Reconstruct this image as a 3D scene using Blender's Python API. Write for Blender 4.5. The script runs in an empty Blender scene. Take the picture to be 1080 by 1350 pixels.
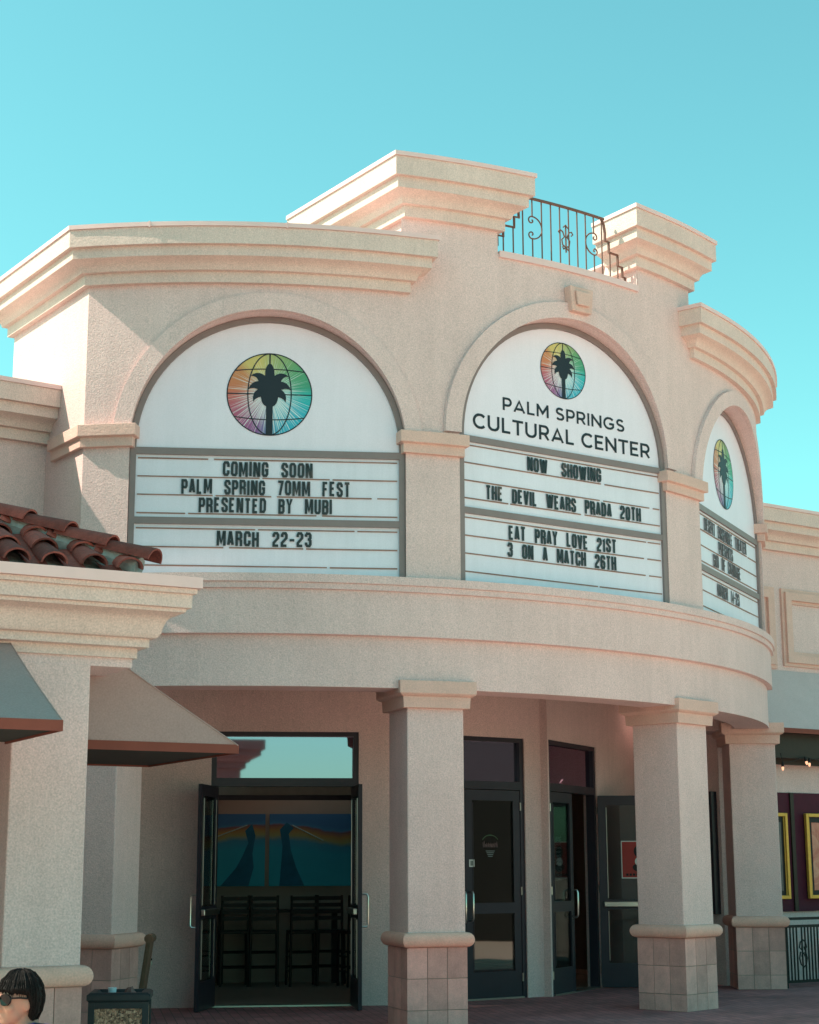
import bpy, bmesh, math, random
from mathutils import Matrix, Vector
R = math.radians
S, Co = math.sin, math.cos
scene = bpy.context.scene
COL = scene.collection

# ------------------------------------------------------------------ camera
cam_d = bpy.data.cameras.new("camera")
cam = bpy.data.objects.new("camera", cam_d)
COL.objects.link(cam)
cam_d.sensor_fit = 'HORIZONTAL'
cam_d.sensor_width = 36.0
cam_d.lens = 74.37
cam_d.clip_start = 0.1
cam_d.clip_end = 3000
cam.matrix_world = Matrix.Translation((0, 0, 1.6)) @ Matrix.Rotation(math.pi/2 + 0.20689, 4, 'X') @ Matrix.Rotation(-0.00353, 4, 'Z')
scene.camera = cam

# ------------------------------------------------------------------ world, sun, exposure
SUN_EL, SUN_DY = R(46.5), 0.085          # the sun stands to the left, a touch in front of the facade
world = bpy.data.worlds.new("World")
scene.world = world
world.use_nodes = True
wn, wl = world.node_tree.nodes, world.node_tree.links
wn.clear()
sky = wn.new('ShaderNodeTexSky')
sky.sky_type = 'NISHITA'
sky.sun_disc = False
sky.sun_elevation = SUN_EL
sky.sun_rotation = R(-90) - SUN_DY
sky.altitude = 200
sky.air_density = 1.0
sky.dust_density = 1.2
sky.ozone_density = 1.0
tint = wn.new('ShaderNodeMixRGB')
tint.blend_type = 'MULTIPLY'
tint.inputs[0].default_value = 1.0
tint.inputs[2].default_value = (0.54, 1.12, 0.775, 1)
bg = wn.new('ShaderNodeBackground')
bg.inputs[1].default_value = 0.088
wo = wn.new('ShaderNodeOutputWorld')
wl.new(sky.outputs[0], tint.inputs[1])
wl.new(tint.outputs[0], bg.inputs[0])
wl.new(bg.outputs[0], wo.inputs[0])

sun_d = bpy.data.lights.new("sun", 'SUN')
sun_d.energy = 2.3
sun_d.angle = R(0.5)
sun_d.color = (1.0, 0.86, 0.70)
sun = bpy.data.objects.new("sun", sun_d)
COL.objects.link(sun)
tosun = Vector((-Co(SUN_DY)*Co(SUN_EL), -S(SUN_DY)*Co(SUN_EL), S(SUN_EL)))
sun.rotation_euler = tosun.to_track_quat('Z', 'Y').to_euler()
sun.location = (-20, 0, 30)

vs = scene.view_settings
vs.view_transform = 'Standard'
vs.look = 'None'
vs.exposure = 1.68
vs.gamma = 1.0
scene.cycles.max_bounces = 8
scene.cycles.diffuse_bounces = 4

# ------------------------------------------------------------------ site frame
CX, CY, AX = -2.275, 24.546, 0.608       # centre of the rotunda, direction of its axis
EU = (Co(AX), S(AX)); NV = (S(AX), -Co(AX))
RW = 7.31                                # radius of the upper wall face
A0, A1 = -0.16, 1.376                    # where the curved wall starts and ends
def W(u, v, z=0.0): return (CX + EU[0]*u + NV[0]*v, CY + EU[1]*u + NV[1]*v, z)
def pol(a, r, z=0.0): return (CX + r*S(a), CY - r*Co(a), z)
def facet(a, d):
    "tangent s, outward o, height z of a flat facade piece -> world"
    def f(s, o, z): return (CX + Co(a)*s + S(a)*(d+o), CY + S(a)*s - Co(a)*(d+o), z)
    return f
PS = 0.5                                 # direction of the porch
PE, PN = (Co(PS), S(PS)), (S(PS), -Co(PS))
def PW(u, v, z=0.0): return (-2.24 + PE[0]*u + PN[0]*v, 11.9 + PE[1]*u + PN[1]*v, z)

# ------------------------------------------------------------------ materials
MATS = {}
def nodes_of(name):
    m = bpy.data.materials.new(name); m.use_nodes = True
    nt = m.node_tree
    return m, nt.nodes, nt.links, nt.nodes['Principled BSDF']
def mat(name, col, rough=0.7, metal=0.0, var=0.10, scale=6.0, bump=0.0, bscale=60.0, spec=0.3, fine=0.0, island=0.0, streak=0.0):
    "base colour with soft wear, optional fine speckle, optional per-piece variation, optional bump"
    if name in MATS: return MATS[name]
    m, N, L, P = nodes_of(name)
    P.inputs['Roughness'].default_value = rough
    P.inputs['Metallic'].default_value = metal
    P.inputs['Specular IOR Level'].default_value = spec
    tc = N.new('ShaderNodeTexCoord')
    nz = N.new('ShaderNodeTexNoise'); nz.inputs['Scale'].default_value = scale; nz.inputs['Detail'].default_value = 6; nz.inputs['Roughness'].default_value = 0.65
    L.new(tc.outputs['Object'], nz.inputs['Vector'])
    mr = N.new('ShaderNodeMapRange'); mr.inputs[1].default_value = 0.25; mr.inputs[2].default_value = 0.75
    mr.inputs[3].default_value = 1-var; mr.inputs[4].default_value = 1+var
    L.new(nz.outputs['Fac'], mr.inputs[0])
    val = mr.outputs[0]
    if fine:
        n2 = N.new('ShaderNodeTexNoise'); n2.inputs['Scale'].default_value = 78; n2.inputs['Detail'].default_value = 3
        L.new(tc.outputs['Object'], n2.inputs['Vector'])
        m2 = N.new('ShaderNodeMapRange'); m2.inputs[1].default_value = 0.3; m2.inputs[2].default_value = 0.7
        m2.inputs[3].default_value = 1-fine; m2.inputs[4].default_value = 1+fine
        L.new(n2.outputs['Fac'], m2.inputs[0])
        mu = N.new('ShaderNodeMath'); mu.operation = 'MULTIPLY'
        L.new(val, mu.inputs[0]); L.new(m2.outputs[0], mu.inputs[1]); val = mu.outputs[0]
    if streak:      # rain streaks and grime drawn out vertically
        mp = N.new('ShaderNodeMapping'); mp.inputs['Scale'].default_value = (5.0, 5.0, 0.35); L.new(tc.outputs['Object'], mp.inputs[0])
        n4 = N.new('ShaderNodeTexNoise'); n4.inputs['Scale'].default_value = 1.6; n4.inputs['Detail'].default_value = 7; n4.inputs['Roughness'].default_value = 0.7
        L.new(mp.outputs[0], n4.inputs['Vector'])
        m4 = N.new('ShaderNodeMapRange'); m4.inputs[1].default_value = 0.35; m4.inputs[2].default_value = 0.72; m4.inputs[3].default_value = 1+streak*0.4; m4.inputs[4].default_value = 1-streak
        L.new(n4.outputs['Fac'], m4.inputs[0])
        mu = N.new('ShaderNodeMath'); mu.operation = 'MULTIPLY'
        L.new(val, mu.inputs[0]); L.new(m4.outputs[0], mu.inputs[1]); val = mu.outputs[0]
    if island:
        ge = N.new('ShaderNodeNewGeometry')
        m3 = N.new('ShaderNodeMapRange'); m3.inputs[3].default_value = 1-island; m3.inputs[4].default_value = 1+island
        L.new(ge.outputs['Random Per Island'], m3.inputs[0])
        mu = N.new('ShaderNodeMath'); mu.operation = 'MULTIPLY'
        L.new(val, mu.inputs[0]); L.new(m3.outputs[0], mu.inputs[1]); val = mu.outputs[0]
    vm = N.new('ShaderNodeVectorMath'); vm.operation = 'SCALE'
    vm.inputs[0].default_value = col[:3]
    L.new(val, vm.inputs['Scale'])
    L.new(vm.outputs[0], P.inputs['Base Color'])
    if bump:
        n3 = N.new('ShaderNodeTexNoise'); n3.inputs['Scale'].default_value = bscale; n3.inputs['Detail'].default_value = 5; n3.inputs['Roughness'].default_value = 0.6
        L.new(tc.outputs['Object'], n3.inputs['Vector'])
        b = N.new('ShaderNodeBump'); b.inputs['Strength'].default_value = bump; b.inputs['Distance'].default_value = 0.02
        L.new(n3.outputs['Fac'], b.inputs['Height']); L.new(b.outputs[0], P.inputs['Normal'])
    MATS[name] = m
    return m

STUCCO = mat('stucco', (0.760, 0.552, 0.535), 0.9, var=0.07, scale=1.3, streak=0.06, bump=0.42, bscale=52, fine=0.17)
TRIM = mat('trim_stucco', (0.73, 0.475, 0.415), 0.9, var=0.08, scale=3, bump=0.4, bscale=40, fine=0.10)
CORNICE = mat('cornice_stucco', (0.735, 0.555, 0.505), 0.88, var=0.07, scale=1.6, streak=0.06, bump=0.35, bscale=36, fine=0.15)
COPING = mat('coping_metal', (0.82, 0.575, 0.56), 0.5, var=0.06, scale=4)
BAND = mat('band_stucco', (0.80, 0.455, 0.38), 0.9, var=0.10, scale=4, bump=0.3, bscale=40, fine=0.10)
TILE_BASE = mat('base_tile', (0.68, 0.36, 0.325), 0.75, var=0.16, scale=7, fine=0.08, island=0.20, streak=0.10)
GROUT = mat('grout', (0.36, 0.26, 0.22), 0.9)
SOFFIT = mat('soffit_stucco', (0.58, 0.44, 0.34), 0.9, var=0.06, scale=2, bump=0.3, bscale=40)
SIGN_WHITE = mat('sign_white', (0.86, 0.78, 0.88), 0.45, var=0.035, scale=1.2, fine=0.03, streak=0.03)
BOARD_WHITE = mat('letterboard_white', (0.79, 0.76, 0.86), 0.4, var=0.045, scale=1.5, fine=0.03, streak=0.05)
SIGN_FRAME = mat('sign_frame', (0.25, 0.195, 0.195), 0.5, var=0.08, scale=5)
RAIL_DARK = mat('letter_track', (0.30, 0.16, 0.13), 0.6, var=0.35, scale=3)
INK = mat('sign_ink', (0.018, 0.024, 0.035), 0.5, var=0.05)
BRONZE = mat('dark_bronze', (0.036, 0.030, 0.044), 0.4, metal=0.2, var=0.1, spec=0.4)
STEEL = mat('brushed_steel', (0.62, 0.60, 0.56), 0.3, metal=1.0, var=0.05)
IRON = mat('wrought_iron', (0.19, 0.10, 0.08), 0.55, metal=0.3, var=0.15, scale=12)
BLACK_IRON = mat('black_iron', (0.012, 0.012, 0.014), 0.5, metal=0.3)
TERRA = mat('terracotta', (0.31, 0.078, 0.062), 0.8, var=0.32, scale=14, bump=0.4, bscale=45, island=0.42, fine=0.14)
MORTAR = mat('roof_mortar', (0.40, 0.38, 0.36), 0.95, var=0.25, scale=14, bump=0.6, bscale=30)
FABRIC = mat('awning_canvas', (0.41, 0.285, 0.27), 0.95, var=0.06, scale=3, fine=0.09, bump=0.1, bscale=200)
FABRIC_PALE = mat('awning_canvas_pale', (0.56, 0.46, 0.46), 0.95, var=0.06, scale=3, fine=0.09, bump=0.1, bscale=200)
AWN_RED = mat('awning_binding', (0.23, 0.068, 0.05), 0.9, var=0.08)
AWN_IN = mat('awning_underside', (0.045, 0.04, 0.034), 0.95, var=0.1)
WOODDARK = mat('dark_wood', (0.028, 0.016, 0.011), 0.5, var=0.3, scale=14)
BROWNWOOD = mat('brown_wood', (0.09, 0.055, 0.035), 0.6, var=0.3, scale=14)
MAROON = mat('maroon_board', (0.075, 0.010, 0.026), 0.75, var=0.15, scale=8)
GOLD = mat('gold_frame', (0.66, 0.36, 0.07), 0.4, metal=0.35, var=0.12, scale=20)
BINGREEN = mat('bin_green', (0.028, 0.034, 0.038), 0.5, var=0.15, scale=10)
ROOM = mat('room_wall', (0.38, 0.27, 0.22), 0.85, var=0.06, scale=2)
ROOMCEIL = mat('room_ceiling', (0.55, 0.52, 0.46), 0.9)
ROOFING = mat('flat_roofing', (0.45, 0.42, 0.38), 0.95)
CONCRETE = mat('concrete', (0.80, 0.55, 0.465), 0.9, var=0.1, scale=0.6)

def glass_mat(name, refl, tintc, rough=0.02, gcol=(0.86, 0.9, 0.9)):
    if name in MATS: return MATS[name]
    m, N, L, P = nodes_of(name)
    N.remove(P)
    out = [n for n in N if n.type == 'OUTPUT_MATERIAL'][0]
    g = N.new('ShaderNodeBsdfGlossy'); g.inputs['Roughness'].default_value = rough; g.inputs['Color'].default_value = (*gcol, 1)
    t = N.new('ShaderNodeBsdfTransparent'); t.inputs['Color'].default_value = (*tintc, 1)
    lw = N.new('ShaderNodeLayerWeight'); lw.inputs['Blend'].default_value = 0.35
    mr = N.new('ShaderNodeMapRange'); mr.inputs[3].default_value = refl; mr.inputs[4].default_value = min(1, refl+0.5)
    L.new(lw.outputs['Fresnel'], mr.inputs[0])
    mx = N.new('ShaderNodeMixShader')
    L.new(mr.outputs[0], mx.inputs[0]); L.new(t.outputs[0], mx.inputs[1]); L.new(g.outputs[0], mx.inputs[2])
    L.new(mx.outputs[0], out.inputs['Surface'])
    MATS[name] = m
    return m
COATED = glass_mat('coated_glass', 0.56, (0.22, 0.25, 0.25), gcol=(0.60, 0.53, 0.74))
PANE = glass_mat('door_glass', 0.05, (0.45, 0.5, 0.5))

def emit_mat(name, col, strength):
    m, N, L, P = nodes_of(name)
    P.inputs['Base Color'].default_value = (*col, 1)
    P.inputs['Emission Color'].default_value = (*col, 1)
    P.inputs['Emission Strength'].default_value = strength
    MATS[name] = m
    return m
BULB = emit_mat('lit_bulb', (0.9, 0.42, 0.25), 0.45)

def emblem_mat():
    "conic rainbow with white rays, laid out in the emblem's own plane (object x, z)"
    m, N, L, P = nodes_of('emblem_rainbow')
    P.inputs['Roughness'].default_value = 0.5
    at = N.new('ShaderNodeAttribute'); at.attribute_name = 'emb'
    sep = N.new('ShaderNodeSeparateXYZ'); L.new(at.outputs['Vector'], sep.inputs[0])
    an = N.new('ShaderNodeMath'); an.operation = 'ARCTAN2'
    L.new(sep.outputs[1], an.inputs[0]); L.new(sep.outputs[0], an.inputs[1])
    mr = N.new('ShaderNodeMapRange'); mr.inputs[1].default_value = -math.pi; mr.inputs[2].default_value = math.pi
    L.new(an.outputs[0], mr.inputs[0])
    cr = N.new('ShaderNodeValToRGB'); el = cr.color_ramp.elements
    stops = [(0.0, (0.62, 0.16, 0.09)), (0.06, (0.50, 0.10, 0.14)), (0.12, (0.42, 0.09, 0.20)), (0.20, (0.27, 0.08, 0.27)), (0.245, (0.12, 0.20, 0.40)), (0.29, (0.03, 0.40, 0.55)),
             (0.40, (0.01, 0.42, 0.55)), (0.485, (0.02, 0.45, 0.42)), (0.52, (0.05, 0.33, 0.20)), (0.62, (0.12, 0.36, 0.16)), (0.72, (0.36, 0.44, 0.17)), (0.80, (0.66, 0.52, 0.16)), (0.86, (0.66, 0.50, 0.16)), (0.90, (0.60, 0.24, 0.09)), (1.0, (0.60, 0.17, 0.08))]
    el[0].position, el[0].color = stops[0][0], (*stops[0][1], 1)
    el[1].position, el[1].color = stops[-1][0], (*stops[-1][1], 1)
    for p, c in stops[1:-1]:
        e = el.new(p); e.color = (*c, 1)
    L.new(mr.outputs[0], cr.inputs[0])
    nz = N.new('ShaderNodeTexNoise'); nz.noise_dimensions = '1D'; nz.inputs['Scale'].default_value = 26; nz.inputs['Detail'].default_value = 4; nz.inputs['Roughness'].default_value = 0.75
    L.new(an.outputs[0], nz.inputs['W'])
    ln = N.new('ShaderNodeVectorMath'); ln.operation = 'LENGTH'; L.new(at.outputs['Vector'], ln.inputs[0])
    th = N.new('ShaderNodeMapRange'); th.inputs[1].default_value = 0.15; th.inputs[2].default_value = 1.0; th.inputs[3].default_value = 0.14; th.inputs[4].default_value = -0.14
    L.new(ln.outputs['Value'], th.inputs[0])
    # the lower half carries more white than the upper one
    up = N.new('ShaderNodeMapRange'); up.inputs[1].default_value = -0.6; up.inputs[2].default_value = 0.4; up.inputs[3].default_value = 0.07; up.inputs[4].default_value = -0.06
    L.new(sep.outputs[1], up.inputs[0])
    ad = N.new('ShaderNodeMath'); L.new(nz.outputs['Fac'], ad.inputs[0]); L.new(th.outputs[0], ad.inputs[1])
    ad2 = N.new('ShaderNodeMath'); L.new(ad.outputs[0], ad2.inputs[0]); L.new(up.outputs[0], ad2.inputs[1])
    fa = N.new('ShaderNodeMapRange'); fa.inputs[1].default_value = 0.46; fa.inputs[2].default_value = 0.62
    L.new(ad2.outputs[0], fa.inputs[0])
    mx = N.new('ShaderNodeMixRGB'); mx.inputs[2].default_value = (0.78, 0.8, 0.8, 1)
    L.new(fa.outputs[0], mx.inputs[0]); L.new(cr.outputs[0], mx.inputs[1])
    L.new(mx.outputs[0], P.inputs['Base Color'])
    return m
EMBLEM = emblem_mat()

def paver_mat():
    m, N, L, P = nodes_of('brick_paver')
    P.inputs['Roughness'].default_value = 0.85
    tc = N.new('ShaderNodeTexCoord')
    br = N.new('ShaderNodeTexBrick'); br.inputs['Scale'].default_value = 1.0
    br.inputs['Brick Width'].default_value = 0.21; br.inputs['Row Height'].default_value = 0.105; br.inputs['Mortar Size'].default_value = 0.006
    br.inputs['Color1'].default_value = (0.40, 0.155, 0.16, 1); br.inputs['Color2'].default_value = (0.29, 0.115, 0.125, 1); br.inputs['Mortar'].default_value = (0.16, 0.09, 0.09, 1)
    mp = N.new('ShaderNodeMapping'); mp.inputs['Rotation'].default_value[2] = AX + 0.78
    L.new(tc.outputs['Object'], mp.inputs[0]); L.new(mp.outputs[0], br.inputs['Vector'])
    nz = N.new('ShaderNodeTexNoise'); nz.inputs['Scale'].default_value = 1.4; nz.inputs['Detail'].default_value = 6
    L.new(tc.outputs['Object'], nz.inputs['Vector'])
    mr = N.new('ShaderNodeMapRange'); mr.inputs[1].default_value = 0.3; mr.inputs[2].default_value = 0.7; mr.inputs[3].default_value = 0.75; mr.inputs[4].default_value = 1.3
    L.new(nz.outputs['Fac'], mr.inputs[0])
    vm = N.new('ShaderNodeVectorMath'); vm.operation = 'SCALE'
    L.new(br.outputs['Color'], vm.inputs[0]); L.new(mr.outputs[0], vm.inputs['Scale']); L.new(vm.outputs[0], P.inputs['Base Color'])
    return m
PAVER = paver_mat()

def pebble_mat():
    m, N, L, P = nodes_of('pebble_panel')
    P.inputs['Roughness'].default_value = 0.8
    tc = N.new('ShaderNodeTexCoord')
    vo = N.new('ShaderNodeTexVoronoi'); vo.inputs['Scale'].default_value = 75
    L.new(tc.outputs['Object'], vo.inputs['Vector'])
    sp = N.new('ShaderNodeSeparateColor'); L.new(vo.outputs['Color'], sp.inputs[0])
    cr = N.new('ShaderNodeValToRGB'); el = cr.color_ramp.elements
    el[0].position, el[0].color = 0.0, (0.10, 0.05, 0.035, 1); el[1].position, el[1].color = 1.0, (0.72, 0.43, 0.30, 1)
    e = el.new(0.5); e.color = (0.36, 0.20, 0.13, 1)
    L.new(sp.outputs[0], cr.inputs[0]); L.new(cr.outputs[0], P.inputs['Base Color'])
    b = N.new('ShaderNodeBump'); b.inputs['Strength'].default_value = 0.8; b.inputs['Distance'].default_value = 0.01; b.invert = True
    L.new(vo.outputs['Distance'], b.inputs['Height']); L.new(b.outputs[0], P.inputs['Normal'])
    return m
PEBBLE = pebble_mat()

# ------------------------------------------------------------------ object helpers
def tag(o, label=None, cat=None, group=None, kind=None):
    if label: o['label'] = label
    if cat: o['category'] = cat
    if group: o['group'] = group
    if kind: o['kind'] = kind
    return o
def empty(name, loc, label, cat, group=None):
    o = bpy.data.objects.new(name, None); COL.objects.link(o); o.location = loc; o.empty_display_size = 0.2
    o['base'] = [float(c) for c in loc]
    return tag(o, label, cat, group)
def root_of(o):
    while o.parent: o = o.parent
    return o
class MB:
    "collects polygons in world coordinates; build() links them as one mesh object"
    def __init__(s): s.v, s.f = [], []
    def poly(s, pts):
        i = len(s.v); s.v += [tuple(p) for p in pts]; s.f.append(tuple(range(i, i+len(pts)))); return s
    def grid(s, rows, closed=False):
        "rows of points, quads between; shares vertices"
        i = len(s.v); n = len(rows[0])
        for r in rows: s.v += [tuple(p) for p in r]
        for a in range(len(rows)-1):
            for b in range(n if closed else n-1):
                c = (b+1) % n
                s.f.append((i+a*n+b, i+a*n+c, i+(a+1)*n+c, i+(a+1)*n+b))
        return i
    def box(s, F, x0, x1, y0, y1, z0, z1):
        p = [F(x, y, z) for z in (z0, z1) for (x, y) in ((x0, y0), (x1, y0), (x1, y1), (x0, y1))]
        i = len(s.v); s.v += p
        for q in ((0, 1, 2, 3), (4, 5, 6, 7), (0, 1, 5, 4), (1, 2, 6, 5), (2, 3, 7, 6), (3, 0, 4, 7)): s.f.append(tuple(i+k for k in q))
        return s
    def prism(s, front, back):
        "two matching outlines closed into a solid"
        i = len(s.v); n = len(front); s.v += [tuple(p) for p in front] + [tuple(p) for p in back]
        s.f.append(tuple(range(i, i+n))); s.f.append(tuple(range(i+n, i+2*n)))
        for k in range(n): s.f.append((i+k, i+(k+1) % n, i+n+(k+1) % n, i+n+k))
        return s
    def tube(s, pts, r, seg=8, caps=True):
        pts = [Vector(p) for p in pts]; rows = []; ref = None
        rr = r if isinstance(r, (list, tuple)) else [r]*len(pts)
        for k, p in enumerate(pts):
            d = (pts[min(k+1, len(pts)-1)] - pts[max(k-1, 0)]).normalized()
            if ref is None:
                ref = Vector((0, 0, 1)) if abs(d.z) < 0.9 else Vector((1, 0, 0))
            x = (ref - d*ref.dot(d))
            if x.length < 1e-4: x = d.orthogonal()
            x.normalize(); y = d.cross(x); ref = x
            rows.append([p + (x*Co(2*math.pi*j/seg) + y*S(2*math.pi*j/seg))*rr[k] for j in range(seg)])
        i = s.grid(rows, closed=True)
        if caps:
            s.f.append(tuple(i+j for j in range(seg))); s.f.append(tuple(i+(len(rows)-1)*seg+j for j in range(seg)))
        return s
    def lathe(s, c, prof, seg=20):
        rows = [[(c[0]+r*Co(2*math.pi*j/seg), c[1]+r*S(2*math.pi*j/seg), c[2]+z) for j in range(seg)] for r, z in prof]
        i = s.grid(rows, closed=True)
        s.f.append(tuple(i+j for j in range(seg))); s.f.append(tuple(i+(len(rows)-1)*seg+j for j in range(seg)))
        return s
    def build(s, name, material, parent=None, smooth=False, recalc=True, bevel=0.0):
        base = Vector((0, 0, 0))
        if parent is not None: base = Vector(root_of(parent)['base'])
        me = bpy.data.meshes.new(name)
        me.from_pydata([tuple(Vector(v)-base) for v in s.v], [], s.f)
        if recalc:
            bm = bmesh.new(); bm.from_mesh(me)
            bmesh.ops.recalc_face_normals(bm, faces=bm.faces)
            bm.to_mesh(me); bm.free()
        me.materials.append(material)
        if smooth:
            for p in me.polygons: p.use_smooth = True
            try: me.set_sharp_from_angle(angle=R(38))
            except Exception: pass
        me.validate(); me.update()
        o = bpy.data.objects.new(name, me); COL.objects.link(o)
        if parent is not None: o.parent = parent
        if bevel:
            b = o.modifiers.new('bevel', 'BEVEL'); b.width = bevel; b.segments = 2; b.limit_method = 'ANGLE'; b.angle_limit = R(40)
        return o
def thing_mesh(mb, name, material, loc, label, cat, group=None, **kw):
    "a thing that is one mesh, with its origin at loc"
    mb.v = [tuple(Vector(v)-Vector(loc)) for v in mb.v]
    o = mb.build(name, material, None, **kw); o.location = loc
    return tag(o, label, cat, group)
def copy_tree(o, parent=None):
    c = o.copy(); COL.objects.link(c)
    if parent is not None: c.parent = parent
    for ch in [x for x in bpy.data.objects if x.parent == o]: copy_tree(ch, c)
    return c

def offset_path(pts, off, closed=False):
    "parallel of a plan path; positive is to the right of travel, corners mitred"
    n = len(pts); out = []
    def nrm(a, b):
        dx, dy = b[0]-a[0], b[1]-a[1]; l = math.hypot(dx, dy) or 1; return (dy/l, -dx/l)
    for k in range(n):
        if closed: n1 = nrm(pts[k-1], pts[k]); n2 = nrm(pts[k], pts[(k+1) % n])
        else:
            n1 = nrm(pts[k-1], pts[k]) if k > 0 else None; n2 = nrm(pts[k], pts[k+1]) if k < n-1 else None
            n1 = n1 or n2; n2 = n2 or n1
        d = 1 + n1[0]*n2[0] + n1[1]*n2[1]; d = max(d, 0.25)
        m = ((n1[0]+n2[0])/d, (n1[1]+n2[1])/d)
        out.append((pts[k][0]+m[0]*off, pts[k][1]+m[1]*off))
    return out
def sweep(mb, path, prof, closed=False, caps=True, ring=False):
    "profile [(offset, z)] carried along a plan path; ring: the profile is a closed outline"
    rows = [[(p[0], p[1], z) for p in offset_path(path, o, closed)] for o, z in prof]
    if ring: rows = rows + [rows[0]]
    mb.grid(rows, closed=closed)
    if caps and not closed:
        mb.poly([r[0] for r in rows[:len(prof)]]); mb.poly([r[-1] for r in rows[:len(prof)]])
    return mb
def arc(a0, a1, r=RW, step=0.02):
    n = max(2, int(abs(a1-a0)/step)+1)
    return [pol(a0+(a1-a0)*k/n, r)[:2] for k in range(n+1)]
def back(p, d):     # walk away from the street, parallel to the axis
    return (p[0]-NV[0]*d, p[1]-NV[1]*d)

# ------------------------------------------------------------------ ground
def flat(name, pts, z, material, kind='structure'):
    mb = MB(); mb.poly([(x, y, z) for x, y in pts])
    o = mb.build(name, material); tag(o, kind=kind); return o
flat('ground', [(-900, -900), (900, -900), (900, 900), (-900, 900)], 0.0 - 0.008, CONCRETE)
flat('plaza_pavement', [W(-9, 9.2)[:2], W(13, 9.2)[:2], W(13, 2.2)[:2], W(-9, 2.2)[:2]], 0.0, PAVER)

# ------------------------------------------------------------------ theatre building
B = empty('theater_building', W(0, 4.3, 0), 'pinkish stucco theater with a curved two storey front above square columns', 'building')
PL, PR = pol(A0, RW)[:2], pol(A1, RW)[:2]
full = [back(PL, 2.08)] + arc(A0, A1) + [back(PR, 2.08)]

SIGNS = [dict(a=0.110, d=7.131, r=1.46, zc=5.97, ztop=(5.948, 5.874, 5.199, 5.127)),
         dict(a=0.604, d=7.150, r=1.51, zc=6.21, ztop=(6.210, 6.141, 5.408, 5.339)),
         dict(a=1.1153, d=7.131, r=1.46, zc=5.97, ztop=(5.948, 5.874, 5.199, 5.127))]
ZB = 4.545
# curved wall with three arched openings
mb = MB()
def wall_top(a):
    if a < 0.305 or a > 0.905: return 8.1
    if 0.465 < a < 0.755: return 8.345
    return 9.1
breaks = [A0, 0.305, 0.465, 0.755, 0.905, A1]
samples = []
for sg in SIGNS:
    for k in range(41):
        s_ = -sg['r']*Co(math.pi*k/40)
        samples.append(sg['a'] + math.asin(s_/RW))
aa = sorted(set(round(x, 6) for x in samples + breaks + [A0+(A1-A0)*k/70 for k in range(71)]))
def in_sign(a):
    for sg in SIGNS:
        s_ = RW*S(a-sg['a'])
        if abs(s_) < sg['r']: return sg, s_
    return None
for k in range(len(aa)-1):
    a, b = aa[k], aa[k+1]
    if b-a < 1e-5: continue
    mid = 0.5*(a+b); sg = in_sign(mid); top = wall_top(mid)
    if sg:
        sg = sg[0]
        za, zb_ = [sg['zc'] + math.sqrt(max(0, sg['r']**2 - (RW*S(x-sg['a']))**2)) for x in (a, b)]
        mb.poly([pol(a, RW, za), pol(b, RW, zb_), pol(b, RW, top), pol(a, RW, top)])
    else:
        mb.poly([pol(a, RW, 4.40), pol(b, RW, 4.40), pol(b, RW, top), pol(a, RW, top)])
# side walls
for p, sgn in ((PL, 1), (PR, -1)):
    q = back(p, 2.10)
    mb.poly([(*p, 4.40), (*q, 4.40), (*q, 8.1), (*p, 8.1)])
mb.poly([(*back(PL, 2.10), 4.40), (*back(PR, 2.10), 4.40), (*back(PR, 2.10), 8.1), (*back(PL, 2.10), 8.1)])
bm_wall = mb.build('curved_wall', STUCCO, B, recalc=False)
bm = bmesh.new(); bm.from_mesh(bm_wall.data); bmesh.ops.remove_doubles(bm, verts=bm.verts, dist=1e-4)
for f_ in bm.faces: f_.smooth = True
bm.to_mesh(bm_wall.data); bm.free()
try: bm_wall.data.set_sharp_from_angle(angle=R(20))
except Exception: pass
# reveals of the openings
for sg in SIGNS:
    mb = MB(); F = facet(sg['a'], sg['d'])
    sl = [(-sg['r'], ZB), (-sg['r'], sg['zc'])] + [(-sg['r']*Co(math.pi*k/40), sg['zc']+sg['r']*S(math.pi*k/40)) for k in range(1, 40)] + [(sg['r'], sg['zc']), (sg['r'], ZB)]
    outer = []
    for s_, z in sl:
        o_ = math.sqrt(RW**2 - s_**2) - sg['d']
        outer.append(F(s_, o_+0.002, z))
    mb.grid([outer, [F(s_, -0.12, z) for s_, z in sl]])
    mb.build('arch_reveal', STUCCO, B, smooth=True)
    # raised archivolt
    mb = MB(); ri, ro_ = sg['r']+0.004, sg['r']+0.19
    rows = []
    th0 = math.asin(max(0.0, min(1, (6.165-sg['zc'])/ro_)))
    n = 44
    for k in range(n+1):
        th = th0+(math.pi-2*th0)*k/n
        row = []
        for r_, off in ((ri, 0.002), (ri, 0.05), (ro_, 0.05), (ro_, 0.002)):
            s_ = -r_*Co(th); z = sg['zc'] + r_*S(th)
            row.append(F(s_, math.sqrt((RW+off)**2-s_**2)-sg['d'], z))
        rows.append(row)
    mb.grid(rows, closed=True)
    mb.poly(rows[0]); mb.poly(rows[-1])
    mb.build('arch_trim', STUCCO, B, smooth=True)

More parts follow.
